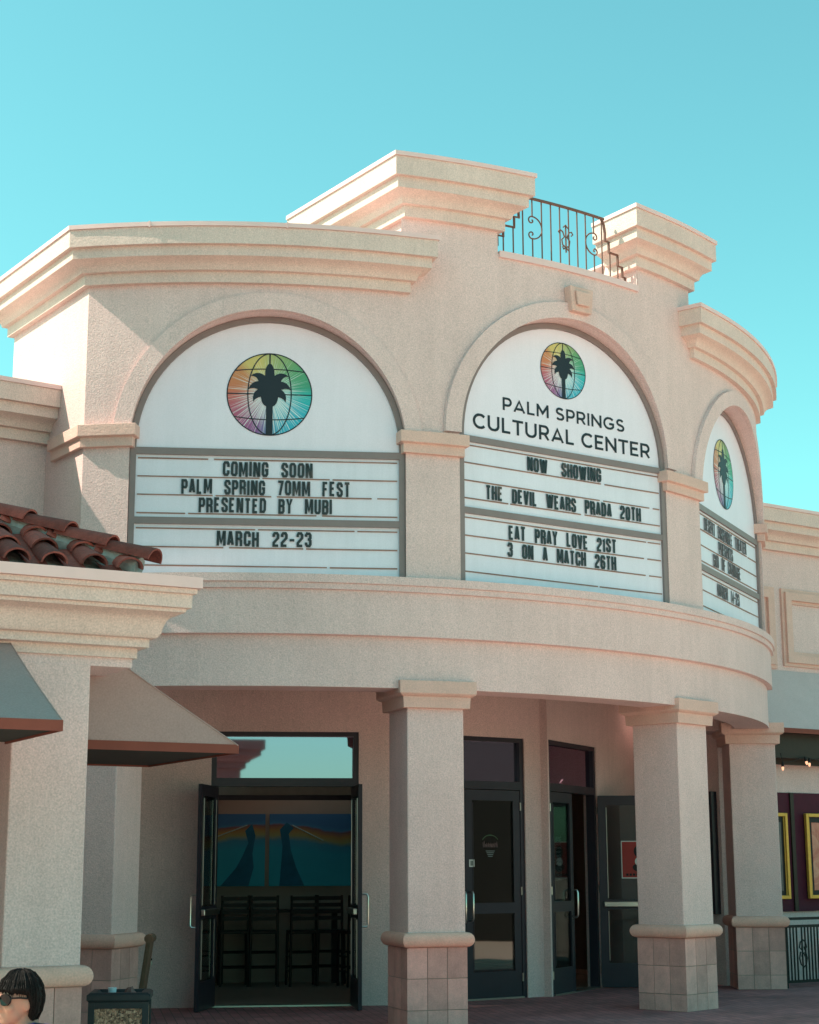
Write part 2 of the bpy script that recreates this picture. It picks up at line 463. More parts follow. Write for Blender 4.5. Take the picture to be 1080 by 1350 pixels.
# cornices
def crown(z, off=0.30, h=0.59):
    "stepped and coved cornice section hanging from height z"
    k = off/0.30; q = h/0.59
    return [(-0.02, z-0.05), (0.30*k, z-0.05), (0.30*k, z-0.24*q), (0.25*k, z-0.24*q), (0.25*k, z-0.355*q), (0.235*k, z-0.362*q), (0.195*k, z-0.374*q), (0.155*k, z-0.396*q), (0.128*k, z-0.428*q), (0.115*k, z-0.468*q), (0.064*k, z-0.472*q), (0.064*k, z-0.59*q), (-0.02, z-0.59*q)]
def cap(z, off=0.30): return [(-0.35, z), (off+0.018, z), (off+0.018, z-0.048), (off-0.03, z-0.048), (off-0.03, z-0.03), (-0.35, z-0.03)]
def cornice(path, z, parent=B, off=0.30, h=0.59):
    mb = MB(); sweep(mb, path, crown(z, off, h), ring=True); c = mb.build('cornice', CORNICE, parent, smooth=True)
    mb = MB(); sweep(mb, path, cap(z, off), ring=True); mb.build('coping', COPING, c)
def inward(a, d): return pol(a, RW-d)[:2]
bl_, br_ = back(PL, 2.10), back(PR, 2.10)
cornice([(bl_[0]+EU[0]*1.2, bl_[1]+EU[1]*1.2), bl_] + arc(A0, 0.308) + [inward(0.308, 0.5)], 8.312)
cornice([inward(0.910, 0.5)] + arc(0.910, A1) + [br_, (br_[0]-EU[0]*1.2, br_[1]-EU[1]*1.2)], 8.312)
# raised bay over the middle sign: two blocks either side of the railing
for a, b, la, lb in ((0.314, 0.464, 2.1, 0.45), (0.754, 0.906, 0.45, 1.6)):
    pa, pb = pol(a, RW)[:2], pol(b, RW)[:2]
    path = [back(pa, la)] + arc(a, b) + [back(pb, lb)]
    mb = MB(); outl = [back(pa, la)] + arc(a, b, RW-0.004) + [back(pb, lb)]
    mb.prism([(*p, 7.9) for p in outl], [(*p, 9.14) for p in outl])
    mb.build('parapet_block', STUCCO, B)
    cornice(path, 9.25, off=0.29, h=0.65)
# coping of the notch between the blocks
mb = MB(); sweep(mb, arc(0.467, 0.753), [(-0.42, 8.375), (0.03, 8.375), (0.03, 8.30), (-0.02, 8.30), (-0.02, 8.34), (-0.42, 8.34)], ring=True)
mb.build('notch_coping', COPING, B)
for a_ in (-0.062, 0.13):
    mb = MB(); mb.prism([pol(a_-0.0012, RW+0.325, 8.318), pol(a_+0.0012, RW+0.325, 8.318), pol(a_+0.0012, RW+0.325, 8.25), pol(a_-0.0012, RW+0.325, 8.25)], [pol(a_-0.0012, RW+0.0, 8.318), pol(a_+0.0012, RW+0.0, 8.318), pol(a_+0.0012, RW+0.0, 8.25), pol(a_-0.0012, RW+0.0, 8.25)]); mb.build('coping_joint', COPING, B)
# roofs behind the parapets
mb = MB(); ins = offset_path(full, -0.05)
mb.poly([(*p, 7.86) for p in ins]); mb.build('roof', ROOFING, B)
# keystone
mb = MB()
def ks(a, z, off): return pol(a, RW+off, z)
def ks_block(w0, w1, z0, z1, o0, o1, ac=0.611):
    mb.prism([ks(ac-w0, z0, o1), ks(ac+w0, z0, o1), ks(ac+w1, z1, o1), ks(ac-w1, z1, o1)], [ks(ac-w0, z0, o0), ks(ac+w0, z0, o0), ks(ac+w1, z1, o0), ks(ac-w1, z1, o0)])
ks_block(0.0195, 0.0235, 7.80, 8.10, 0.0, 0.12)
k_ = mb.build('keystone', TRIM, B, bevel=0.012)
mb = MB(); ks_block(0.012, 0.015, 7.87, 8.04, 0.122, 0.155); mb.build('keystone_panel', TRIM, k_, bevel=0.01)
# imposts on the piers between the signs
IMP = [(0.0, 6.172), (0.092, 6.172), (0.092, 6.045), (0.052, 6.035), (0.052, 5.935), (0.0, 5.93)]
def impost(path):
    mb = MB(); sweep(mb, path, [(-0.02, 6.172)] + IMP[1:-1] + [(-0.02, 5.935)], ring=True); mb.build('impost', TRIM, B, bevel=0.006)
def edge(i, sgn): return SIGNS[i]['a'] + sgn*math.asin((SIGNS[i]['r']+0.01)/RW)
impost([back(PL, 0.75)] + arc(A0, edge(0, -1)) + [inward(edge(0, -1), 0.1)])
impost([inward(edge(0, 1), 0.1)] + arc(edge(0, 1), edge(1, -1)) + [inward(edge(1, -1), 0.1)])
impost([inward(edge(1, 1), 0.1)] + arc(edge(1, 1), edge(2, -1)) + [inward(edge(2, -1), 0.1)])
impost([inward(edge(2, 1), 0.1)] + arc(edge(2, 1), A1) + [back(PR, 0.75)])

# ledge and fascia under the signs
mb = MB()
sweep(mb, full, [(-0.30, 4.575), (0.108, 4.572), (0.108, 4.487), (0.085, 4.48), (0.085, 4.422), (0.052, 4.415), (0.052, 3.955), (-0.018, 3.948), (-0.018, 3.42), (-0.47, 3.42), (-0.47, 3.98)])
mb.build('ledge', STUCCO, B, smooth=True)
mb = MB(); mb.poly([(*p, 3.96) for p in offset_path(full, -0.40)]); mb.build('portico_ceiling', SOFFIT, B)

# entrance walls under the rotunda: three flat facets with door openings
FA, FB, FC = facet(0.110, 3.95), facet(AX, 4.28), facet(1.10, 4.741)
def faced_wall(F, s0, s1, o0, o1, ztop=3.96, dz=3.215):
    mb = MB()
    mb.box(F, s0, o0, -0.2, 0, 0, ztop); mb.box(F, o1, s1, -0.2, 0, 0, ztop); mb.box(F, o0, o1, -0.2, 0, dz, ztop)
    return mb.build('entrance_wall', STUCCO, B)
faced_wall(FA, -3.0, 1.93, -0.555, 1.222)
faced_wall(FB, -0.32, 1.90, -0.21, 1.575)
faced_wall(FC, -0.40, 3.2, -0.355, 1.36)
for a_, b_ in ((FA(-3.0, 0, 0), W(-5.07, 4.25)), (FC(3.2, 0, 0), W(5.07, 4.25))):
    MB().poly([a_, b_, (*b_[:2], 3.96), (*a_[:2], 3.96)]).build('portico_side_wall', STUCCO, B)

def door_leaf(F, hinge, sgn, width, z1=2.55, open_to=None, pull=1, mid=(1.03, 1.16), push=False, hz=(0.93, 1.30)):
    """leaf from the hinge (s, o) along the closed direction sgn, or along open_to (ds, do); pull: side the pull handle is on"""
    dx, dy = (sgn, 0) if open_to is None else open_to
    l = math.hypot(dx, dy); dx, dy = dx/l, dy/l
    nx, ny = (0, 1) if open_to is None else (-sgn*dy, sgn*dx)
    def G(x, y, z): return F(hinge[0]+dx*x+nx*y, hinge[1]+dy*x+ny*y, z)
    st, t = 0.105, 0.022
    mb = MB()
    mb.box(G, 0, st, -t, t, 0.012, z1); mb.box(G, width-st, width, -t, t, 0.012, z1)
    mb.box(G, st, width-st, -t, t, z1-0.13, z1); mb.box(G, st, width-st, -t, t, 0.012, 0.33)
    mb.box(G, st, width-st, -t, t, mid[0], mid[1])
    d = mb.build('door', BRONZE, B)
    mb = MB(); mb.box(G, st, width-st, -0.004, 0.004, 0.33, mid[0]); mb.build('pane', PANE, d); MB().box(G, st, width-st, -0.004, 0.004, mid[1], z1-0.13).build('pane', PANE, d)
    for y in (-t-0.004, t+0.004):       # bright glazing beads along the glass
        for x in (st+0.006, width-st-0.006):
            for za, zb_ in ((0.36, mid[0]-0.02), (mid[1]+0.02, z1-0.16)):
                MB().tube([G(x, y, za), G(x, y, zb_)], 0.005, 6).build('glazing_bead', BRONZE if open_to is None else STEEL, d)
    if pull:
        x = width-0.055; y0 = t*pull; y1 = y0+0.075*pull
        mb = MB(); mb.tube([G(x, y0, hz[0]), G(x, y1*0.85, hz[0]+0.004), G(x, y1, hz[0]+0.03), G(x, y1, hz[1]-0.03), G(x, y1*0.85, hz[1]-0.004), G(x, y0, hz[1])], 0.013, 8)
        mb.build('pull_handle', STEEL, d, smooth=True)
    if push:
        mb = MB(); y0, y1 = (-t-0.055, -t-0.006)
        mb.box(G, 0.05, width-0.03, y0, y1, 1.065, 1.135); mb.build('push_bar', STEEL, d, bevel=0.008)
    for zz in (0.25, 1.3, z1-0.2): MB().tube([G(-0.004, t+0.008, zz-0.05), G(-0.004, t+0.008, zz+0.05)], 0.010, 8).build('hinge', STEEL, d)
    return d, G
def door_frame(F, s0, s1, mull=(), head=2.56, top=3.215):
    mb = MB(); t0, t1 = -0.14, -0.02; w = 0.062
    mb.box(F, s0, s0+w, t0, t1, 0, top); mb.box(F, s1-w, s1, t0, t1, 0, top)
    mb.box(F, s0+w, s1-w, t0, t1, top-0.055, top); mb.box(F, s0+w, s1-w, t0, t1, head, head+0.10)
    for m_ in mull: mb.box(F, m_-0.03, m_+0.03, t0, t1, head+0.10, top-0.055)
    f = mb.build('door_frame', BRONZE, B)
    mb = MB(); mb.box(F, s0+w, s1-w, -0.085, -0.078, head+0.10, top-0.055); mb.build('transom_pane', COATED, f)
    mb = MB(); mb.box(F, s0+w, s1-w, t0-0.02, t1+0.03, 0.0, 0.018); mb.build('threshold', STEEL, f)
door_frame(FA, -0.555, 1.222)
door_frame(FB, -0.21, 1.575)
door_frame(FC, -0.355, 1.36)
door_leaf(FA, (-0.485, 0.0), 1, 0.82, open_to=(-0.23, 0.97), pull=1, push=True)
door_leaf(FA, (1.152, 0.0), -1, 0.82, open_to=(0.03, 1.0), pull=1, push=True)
dB, GB = door_leaf(FB, (1.510, -0.05), -1, 0.865, hz=(0.95, 1.30), pull=1)
door_leaf(FB, (-0.145, -0.05), 1, 0.785, pull=1)
door_leaf(FC, (-0.290, -0.05), 1, 0.785, pull=1, hz=(0.95, 1.30))
# right leaf of the third door stands wide open, swung almost flat towards the street
u_ = (Co(1.10)*1.0 + S(1.10)*(-0.02), S(1.10)*1.0 - Co(1.10)*(-0.02))
dC, GC = door_leaf(FC, (1.30, 0.03), -1, 0.90, open_to=(Co(1.10)*1.0+S(1.10)*(-0.03), S(1.10)*1.0-Co(1.10)*(-0.03)), pull=1, push=True)

# columns
def square(cx, cy, ang, h):
    c, s = Co(ang), S(ang)
    return [(cx+c*x-s*y, cy+s*x+c*y) for x, y in ((-h, -h), (h, -h), (h, h), (-h, h))]
def column(cx, cy, ang, h, parent, base_top=0.80, band_top=0.945, cap0=3.224, cap1=3.505, top=None, tiles=3):
    sq = square(cx, cy, ang, h)          # anticlockwise, so right of travel is outward
    mb = MB(); mb.prism([(*p, base_top) for p in sq], [(*p, (top or cap1)) for p in sq])
    c = mb.build('column', STUCCO, parent, bevel=0.012)
    if cap1 > cap0:
        mb = MB(); zm = cap0+(cap1-cap0)*0.42
        sweep(mb, sq, [(-0.05, cap0), (0.055, cap0), (0.062, zm), (0.092, zm+0.012), (0.112, zm+0.03), (0.112, cap1), (-0.05, cap1)], closed=True, ring=True)
        mb.build('capital', TRIM, c, bevel=0.005)
    mb = MB(); zc, hh = (base_top+band_top)/2, (band_top-base_top)/2
    sweep(mb, sq, [(-0.04, base_top)] + [(0.012+hh*0.85*S(math.pi*k/10), zc-hh*Co(math.pi*k/10)) for k in range(11)] + [(-0.04, band_top)], closed=True, ring=True)
    mb.build('band', BAND, c, smooth=True)
    mb = MB(); mb.prism([(*p, 0.0) for p in offset_path(sq, 0.004, True)], [(*p, base_top) for p in offset_path(sq, 0.004, True)])
    mb.build('base', GROUT, c)
    mb = MB(); g_ = 0.0035
    zs = [0.0, 0.185, 0.493, base_top]
    for i in range(4):
        p, q = sq[i], sq[(i+1) % 4]; L_ = 2*h; ex, ey = (q[0]-p[0])/L_, (q[1]-p[1])/L_; nx, ny = ey, -ex
        def T(x, y, z): return (p[0]+ex*x+nx*y, p[1]+ey*x+ny*y, z)
        for k in range(3):
            for j in range(tiles):
                x0 = -0.011+(L_+0.022)*j/tiles; x1 = -0.011+(L_+0.022)*(j+1)/tiles
                mb.box(T, x0+(g_ if j else 0), x1-(g_ if j < tiles-1 else 0), 0.0045, 0.0115, zs[k]+g_, zs[k+1]-g_)
    mb.build('base_tile', TILE_BASE, c)
    return c
for (cx, cy, ang) in ((*pol(0.360, 6.93)[:2], 0.32), (*pol(0.880, 6.93)[:2], 0.84), (4.655, 23.50, -0.02), (-3.24, 17.98, -0.27)):
    column(cx, cy, ang, 0.312, B)

# wings either side, with their own cornice and framed panels
for bx in ((-14, -5.075, 3.95, 4.25), (5.075, 15, 3.95, 4.25)):
    MB().box(W, *bx, 0, 6.30).build('wing_wall', STUCCO, B)
for bx in ((-14, -5.075, -9, 3.95), (5.075, 15, -9, 3.95), (-5.075, 5.075, -9, 0.2), (-5.075, -1.6, 0.2, 1.0), (1.6, 5.075, 0.2, 1.0)):  # middle slabs leave an added opening that brightens the room below
    MB().box(W, *bx, 6.22, 6.30).build('wing_roof', ROOFING, B)
for bx in ((-14.3, -14, -9, 4.25), (15, 15.3, -9, 4.25), (-14, 15, -9.3, -9)):
    MB().box(W, *bx, 0, 6.30).build('outer_wall', STUCCO, B)
cornice([W(-14, 4.25)[:2], W(-5.08, 4.25)[:2]], 6.775, off=0.36, h=0.60)
cornice([W(5.08, 4.25)[:2], W(15, 4.25)[:2]], 6.775, off=0.36, h=0.60)
for u0, u1 in ((-14, -5.08), (5.08, 15)): MB().box(W, u0, u1, 4.0, 4.251, 6.30, 6.74).build('parapet', STUCCO, B)
def panel_frame(u0, u1, z0, z1):
    mb = MB()
    loop = [(u0, z0), (u1, z0), (u1, z1), (u0, z1)]
    for w, o in ((0.0, 0.05), (0.10, 0.08), (0.15, 0.04)):
        pass
    def ring(a, b, o):
        A = [(u0+a, z0+a), (u1-a, z0+a), (u1-a, z1-a), (u0+a, z1-a)]; C_ = [(u0+b, z0+b), (u1-b, z0+b), (u1-b, z1-b), (u0+b, z1-b)]
        for k in range(4):
            j = (k+1) % 4
            mb.prism([W(A[k][0], 4.25+o, A[k][1]), W(A[j][0], 4.25+o, A[j][1]), W(C_[j][0], 4.25+o, C_[j][1]), W(C_[k][0], 4.25+o, C_[k][1])],
                     [W(A[k][0], 4.249, A[k][1]), W(A[j][0], 4.249, A[j][1]), W(C_[j][0], 4.249, C_[j][1]), W(C_[k][0], 4.249, C_[k][1])])
    ring(0.0, 0.05, 0.035); ring(0.05, 0.17, 0.075); ring(0.17, 0.22, 0.03)
    mb.build('panel_frame', TRIM, B)
panel_frame(6.48, 9.2, 4.47, 5.62)
panel_frame(5.55, 6.33, 4.42, 5.62)
panel_frame(9.4, 12.2, 4.47, 5.62)
# maroon notice wall under the awning
mb = MB(); mb.box(W, 5.9, 12.0, 4.25, 4.285, 0.965, 2.63); mb.build('notice_board', MAROON, B)
for u in (6.43, 7.68): MB().box(W, u, u+0.07, 4.286, 4.31, 0.965, 2.63).build('notice_batten', WOODDARK, B)
# dark window panel on the wall past the open door
mb = MB(); mb.box(W, 4.96, 5.065, 3.55, 4.20, 0.95, 2.62); mb.build('side_panel', BRONZE, B)

# room behind the doors
for bx in ((-6, 6, -4.2, -4.0), (-6.2, -6, -4.2, 2.6), (6, 6.2, -4.2, 2.6)): MB().box(W, *bx, 0, 3.6).build('room_wall', ROOM, B)
MP = facet(0.11, -0.35)
MB().box(MP, -2.6, 2.4, -0.2, 0.0, 0, 3.6).build('room_wall', ROOM, B)
for pc in ([(-6, -4), (6, -4), (6, 0.2), (-6, 0.2)], [(-6, 0.2), (-1.6, 0.2), (-1.6, 1.0), (-6, 1.0)], [(1.6, 0.2), (6, 0.2), (6, 1.0), (1.6, 1.0)]):
    MB().poly([W(u, v, 3.30) for u, v in pc]).build('room_ceiling', ROOMCEIL, B)      # gap added between these to let daylight into the dark room
MB().poly([W(-5.6, 1.0, 3.30), W(5.7, 1.0, 3.30), W(4.95, 2.45, 3.30), W(1.9, 4.05, 3.30), W(-0.35, 4.1, 3.30), FA(-3, -0.22, 3.30)]).build('room_ceiling', ROOMCEIL, B)
mb = MB(); mb.box(MP, -2.6, 2.4, 1.2, 1.5, 2.56, 3.30); mb.build('room_beam', ROOMCEIL, B)
mb = MB(); mb.box(MP, -2.6, 2.4, 1.5, 1.53, 2.50, 2.57); mb.build('ceiling_rail', BRONZE, B)
fl = MB(); fl.poly([W(-6, -4, 0.004), W(6, -4, 0.004), W(4.95, 2.45, 0.004), FC(1.36, -0.1, 0.004), FC(-0.36, -0.1, 0.004), FB(1.57, -0.1, 0.004), FB(-0.2, -0.1, 0.004), FA(1.2, -0.1, 0.004), FA(-0.55, -0.1, 0.004), FA(-3, -0.3, 0.004)])
tag(fl.build('room_floor', ROOM), kind='structure')

# ------------------------------------------------------------------ lettering
GLY = {
 'A': (1.0, [[(0, 0), (0.40, 1), (0.60, 1), (1, 0)], [(0.20, 0.27), (0.80, 0.27)]]),
 'B': (1.0, [[(0, 0), (0, 1), (0.8, 1), (1, 0.88), (1, 0.63), (0.82, 0.53), (1, 0.42), (1, 0.12), (0.8, 0), 'c'], [(0, 0.53), (0.82, 0.53)]]),
 'C': (1.0, [[(1, 0.64), (1, 0.87), (0.78, 1), (0.22, 1), (0, 0.87), (0, 0.13), (0.22, 0), (0.78, 0), (1, 0.13), (1, 0.36)]]),
 'D': (1.0, [[(0, 0), (0, 1), (0.72, 1), (1, 0.84), (1, 0.16), (0.72, 0), 'c']]),
 'E': (0.92, [[(1, 1), (0, 1), (0, 0), (1, 0)], [(0, 0.52), (0.85, 0.52)]]),
 'F': (0.90, [[(1, 1), (0, 1), (0, -0.09)], [(0, 0.50), (0.85, 0.50)]]),
 'G': (1.0, [[(1, 0.66), (1, 0.87), (0.78, 1), (0.22, 1), (0, 0.87), (0, 0.13), (0.22, 0), (0.78, 0), (1, 0.13), (1, 0.46), (0.5, 0.46)]]),
 'H': (1.0, [[(0, -0.09), (0, 1.09)], [(1, -0.09), (1, 1.09)], [(0, 0.52), (1, 0.52)]]),
 'I': (0.0, [[(0, -0.09), (0, 1.09)]]),
 'L': (0.86, [[(0, 1.09), (0, 0), (1, 0)]]),
 'M': (1.5, [[(0, -0.09), (0, 1), (0.14, 1), (0.5, 0.12), (0.86, 1), (1, 1), (1, -0.09)]]),
 'N': (1.1, [[(0, -0.09), (0, 1), (0.16, 1), (0.84, 0), (1, 0), (1, 1.09)]]),
 'O': (1.0, [[(0.22, 0), (0, 0.13), (0, 0.87), (0.22, 1), (0.78, 1), (1, 0.87), (1, 0.13), (0.78, 0), 'c']]),
 'P': (1.0, [[(0, -0.09), (0, 1), (0.78, 1), (1, 0.87), (1, 0.57), (0.78, 0.44), (0, 0.44)]]),
 'R': (1.0, [[(0, -0.09), (0, 1), (0.78, 1), (1, 0.88), (1, 0.60), (0.78, 0.48), (0, 0.48)], [(0.70, 0.48), (0.98, 0.36), (1, -0.09)]]),
 'S': (1.0, [[(1, 0.70), (1, 0.87), (0.78, 1), (0.22, 1), (0, 0.87), (0, 0.68), (1, 0.36), (1, 0.13), (0.78, 0), (0.22, 0), (0, 0.13), (0, 0.32)]]),
 'T': (1.0, [[(-0.08, 1), (1.08, 1)], [(0.5, 1), (0.5, -0.09)]]),
 'U': (1.0, [[(0, 1.09), (0, 0.13), (0.22, 0), (0.78, 0), (1, 0.13), (1, 1.09)]]),
 'V': (1.05, [[(0, 1.09), (0.42, 0), (0.58, 0), (1, 1.09)]]),
 'W': (1.85, [[(0, 1.09), (0.22, 0), (0.30, 0), (0.47, 0.95), (0.53, 0.95), (0.70, 0), (0.78, 0), (1, 1.09)]]),
 'Y': (1.05, [[(0, 1.09), (0.5, 0.45), (1, 1.09)], [(0.5, 0.5), (0.5, -0.09)]]),
 '0': (1.0, [[(0.22, 0), (0, 0.13), (0, 0.87), (0.22, 1), (0.78, 1), (1, 0.87), (1, 0.13), (0.78, 0), 'c']]),
 '1': (0.35, [[(-0.2, 0.86), (0.7, 1.0), (0.7, -0.09)]]),
 '2': (1.0, [[(0, 0.70), (0, 0.87), (0.22, 1), (0.78, 1), (1, 0.87), (1, 0.62), (0, 0.22), (0, 0), (1.05, 0)]]),
 '3': (1.0, [[(0, 0.74), (0, 0.87), (0.22, 1), (0.78, 1), (1, 0.87), (1, 0.64), (0.76, 0.53), (0.4, 0.53)], [(0.70, 0.53), (1, 0.42), (1, 0.13), (0.78, 0), (0.22, 0), (0, 0.13), (0, 0.28)]]),
 '4': (1.0, [[(0.72, -0.09), (0.72, 1.0), (0.0, 0.30), (0.0, 0.24), (1.1, 0.24)]]),
 '6': (1.0, [[(1, 0.74), (1, 0.87), (0.78, 1), (0.22, 1), (0, 0.87), (0, 0.13), (0.22, 0), (0.78, 0), (1, 0.13), (1, 0.44), (0.78, 0.56), (0, 0.56)]]),
 '7': (1.0, [[(-0.08, 1), (1, 1), (0.36, -0.09)]]),
 '-': (0.85, [[(-0.15, 0.48), (1.15, 0.48)]]),
}
def stroke2d(pts, t, closed):
    pts = [p for i, p in enumerate(pts) if i == 0 or p != pts[i-1]]
    a, b = offset_path(pts, t/2, closed), offset_path(pts, -t/2, closed)
    out = []
    n = len(pts)
    for k in range(n if closed else n-1):
        j = (k+1) % n
        out.append([a[k], a[j], b[j], b[k]])
    return out
def marquee_text(txt, s0, s1, z0, hgt, F, o, parent, rng, ink=None, wt=0.165):
    "condensed gothic letters clipped to the letterboard, one mesh per line"
    t = hgt*wt; w0 = hgt*0.275; gap = hgt*0.085; sp = hgt*0.38
    total = 0; adv = []
    for ch in txt:
        a = sp if ch == ' ' else GLY[ch][0]*w0 + t + gap
        adv.append(a); total += a
    k = (s1-s0)/(total-gap); x = s0; mb = MB()
    for ch, a in zip(txt, adv):
        if ch != ' ':
            wd, strokes = GLY[ch]; dz = rng.uniform(-0.004, 0.004); tl = rng.uniform(-0.012, 0.012)
            for n, st in enumerate(strokes):
                closed = st[-1] == 'c'; q = st[:-1] if closed else st
                q = [((t/2+px*wd*w0), t/2+pz*(hgt-t)) for px, pz in q]
                for quad in stroke2d(q, t, closed):
                    pts = [(x+k*qx+tl*qz, z0+dz+min(max(qz, 0), hgt)) for qx, qz in quad]
                    oo = o+0.0006*n
                    mb.prism([F(px, oo+0.005, pz) for px, pz in pts], [F(px, o, pz) for px, pz in pts])
        if ch == ' ' and mb.v: mb.build('word', ink or LETTER, parent); mb = MB()
        x += a*k
    return mb.build('word', ink or LETTER, parent)
def ink_mat():
    m, N, L, P = nodes_of('changeable_letter')
    P.inputs['Roughness'].default_value = 0.45
    tc = N.new('ShaderNodeTexCoord'); nz = N.new('ShaderNodeTexNoise'); nz.inputs['Scale'].default_value = 2.3; nz.inputs['Detail'].default_value = 4
    L.new(tc.outputs['Object'], nz.inputs['Vector'])
    cr = N.new('ShaderNodeValToRGB'); el = cr.color_ramp.elements
    el[0].position, el[0].color = 0.60, (0.016, 0.020, 0.026, 1); el[1].position, el[1].color = 0.72, (0.12, 0.085, 0.075, 1)
    L.new(nz.outputs['Fac'], cr.inputs[0]); L.new(cr.outputs[0], P.inputs['Base Color'])
    return m
LETTER = ink_mat()
FADED = mat('faded_letter', (0.10, 0.085, 0.095), 0.6, var=0.45, scale=9)
def ell(cx, cy, rx, ry, a0, a1, n=14): return [(cx+rx*Co(R(a0+(a1-a0)*k/n)), cy+ry*S(R(a0+(a1-a0)*k/n))) for k in range(n+1)]
# wide geometric capitals for the sign name: width, centre-line strokes in cap heights
GEO = {
 'P': (0.62, [[(0.08, 0), (0.08, 0.93), (0.34, 0.93)] + ell(0.34, 0.66, 0.23, 0.27, 80, -80, 12) + [(0.34, 0.39), (0.10, 0.39)]]),
 'R': (0.66, [[(0.08, 0), (0.08, 0.93), (0.36, 0.93)] + ell(0.36, 0.675, 0.22, 0.255, 80, -80, 12) + [(0.36, 0.42), (0.10, 0.42)], [(0.36, 0.42), (0.60, 0.0)]]),
 'A': (0.80, [[(0.06, 0), (0.40, 0.97), (0.74, 0)], [(0.19, 0.26), (0.61, 0.26)]]),
 'L': (0.54, [[(0.08, 1), (0.08, 0.07), (0.52, 0.07)]]),
 'M': (0.86, [[(0.08, 0), (0.08, 1)], [(0.08, 0.93), (0.43, 0.30), (0.78, 0.93)], [(0.78, 0), (0.78, 1)]]),
 'S': (0.62, [ell(0.31, 0.715, 0.22, 0.215, 30, 180, 10) + ell(0.31, 0.715, 0.22, 0.205, 195, 262, 5) + ell(0.31, 0.28, 0.24, 0.215, 82, -15, 8) + ell(0.31, 0.28, 0.24, 0.215, -20, -150, 10)]),
 'I': (0.16, [[(0.08, 0), (0.08, 1)]]),
 'N': (0.76, [[(0.08, 0), (0.08, 1)], [(0.08, 0.90), (0.68, 0.10)], [(0.68, 0), (0.68, 1)]]),
 'G': (0.82, [ell(0.43, 0.5, 0.36, 0.43, 42, 318, 26) + [(0.73, 0.25), (0.73, 0.46), (0.45, 0.46)]]),
 'C': (0.76, [ell(0.43, 0.5, 0.36, 0.43, 44, 316, 26)]),
 'U': (0.74, [[(0.08, 1), (0.08, 0.38)] + ell(0.37, 0.36, 0.29, 0.29, 180, 360, 14) + [(0.66, 0.38), (0.66, 1)]]),
 'T': (0.66, [[(0.0, 0.93), (0.66, 0.93)], [(0.33, 0.93), (0.33, 0)]]),
 'E': (0.58, [[(0.56, 0.93), (0.08, 0.93), (0.08, 0.07), (0.56, 0.07)], [(0.08, 0.505), (0.50, 0.505)]]),
}
def name_text(txt, s0, s1, z0, hgt, F, o, parent, t=0.175):
    adv = [0.36 if c == ' ' else GEO[c][0]+0.13 for c in txt]; k = (s1-s0)/(sum(adv)-0.13); x = 0.0; mb = MB()
    for c, a in zip(txt, adv):
        if c != ' ':
            for n, st in enumerate(GEO[c][1]):
                for quad in stroke2d([((x+px)*k, pz*hgt) for px, pz in st], t*hgt, False):
                    mb.prism([F(s0+qx, o+0.004+0.0006*n, z0+min(max(qz, 0), hgt)) for qx, qz in quad], [F(s0+qx, o, z0+min(max(qz, 0), hgt)) for qx, qz in quad])
        else:
            mb.build('sign_name', INK, parent); mb = MB()
        x += a
    return mb.build('sign_name', INK, parent)

# ------------------------------------------------------------------ emblem
def emblem(F, o, s, z, r, parent):
    mb = MB(); n = 64; uv = []
    mb.v = [F(s, o, z)] + [F(s+r*Co(2*math.pi*k/n), o, z+r*S(2*math.pi*k/n)) for k in range(n)]
    uv = [(0, -0.08, 0)] + [(Co(2*math.pi*k/n), S(2*math.pi*k/n)-0.08, 0) for k in range(n)]
    mb.f = [(0, 1+k, 1+(k+1) % n) for k in range(n)]
    e = mb.build('emblem', EMBLEM, parent)
    at = e.data.attributes.new('emb', 'FLOAT_VECTOR', 'POINT')
    for i, c in enumerate(uv): at.data[i].vector = c
    mb = MB()
    def line(pts, w, closed=False):
        for q in stroke2d([(s+r*x, z+r*y) for x, y in pts], w*r, closed): mb.poly([F(x, o+0.0035, y) for x, y in q])
    line([(Co(2*math.pi*k/64)*0.995, S(2*math.pi*k/64)*0.995) for k in range(64)], 0.026, True)
    line([(0.51*Co(2*math.pi*k/48), 0.99*S(2*math.pi*k/48)) for k in range(48)], 0.026, True)
    line([(0, 0.74), (0, 0.99)], 0.034)
    line([(-0.99, 0.0), (-0.3, 0.0)], 0.026); line([(0.3, 0.0), (0.99, 0.0)], 0.026)
    line([(-0.815+1.63*k/16, 0.56+0.055*(1-(k/8-1)**2)) for k in range(17)], 0.024)
    line([(-0.815+1.63*k/16, -0.56-0.06*(1-(k/8-1)**2)) for k in range(17)], 0.024)
    mb.build('emblem_line', INK, e)
    half = [(0.0, 0.745), (-0.045, 0.73), (-0.085, 0.66), (-0.108, 0.56), (-0.112, 0.45), (-0.17, 0.49), (-0.245, 0.515), (-0.33, 0.51), (-0.40, 0.48), (-0.445, 0.44), (-0.38, 0.435), (-0.32, 0.405), (-0.285, 0.36), (-0.265, 0.315),
            (-0.32, 0.305), (-0.40, 0.27), (-0.46, 0.20), (-0.50, 0.11), (-0.44, 0.135), (-0.36, 0.14), (-0.275, 0.115), (-0.33, 0.07), (-0.37, 0.01), (-0.39, -0.08), (-0.382, -0.195), (-0.335, -0.13), (-0.275, -0.09), (-0.205, -0.065),
            (-0.185, -0.16), (-0.165, -0.215), (-0.13, -0.265), (-0.078, -0.30), (-0.078, -0.99)]
    def crv(p): return (p[0]*1.02, p[1])
    ml = MB()
    # left and right halves as two fans about the crown's middle so that the outline stays exact
    full_ = half + [(-x, y) for x, y in half[::-1]][:-1]
    ml.poly([F(s+r*x, o+0.006, z+r*y) for x, y in full_])
    p = ml.build('palm_silhouette', INK, e)
    bm = bmesh.new(); bm.from_mesh(p.data); bmesh.ops.triangulate(bm, faces=bm.faces, ngon_method='EAR_CLIP'); bm.to_mesh(p.data); bm.free()
    return e

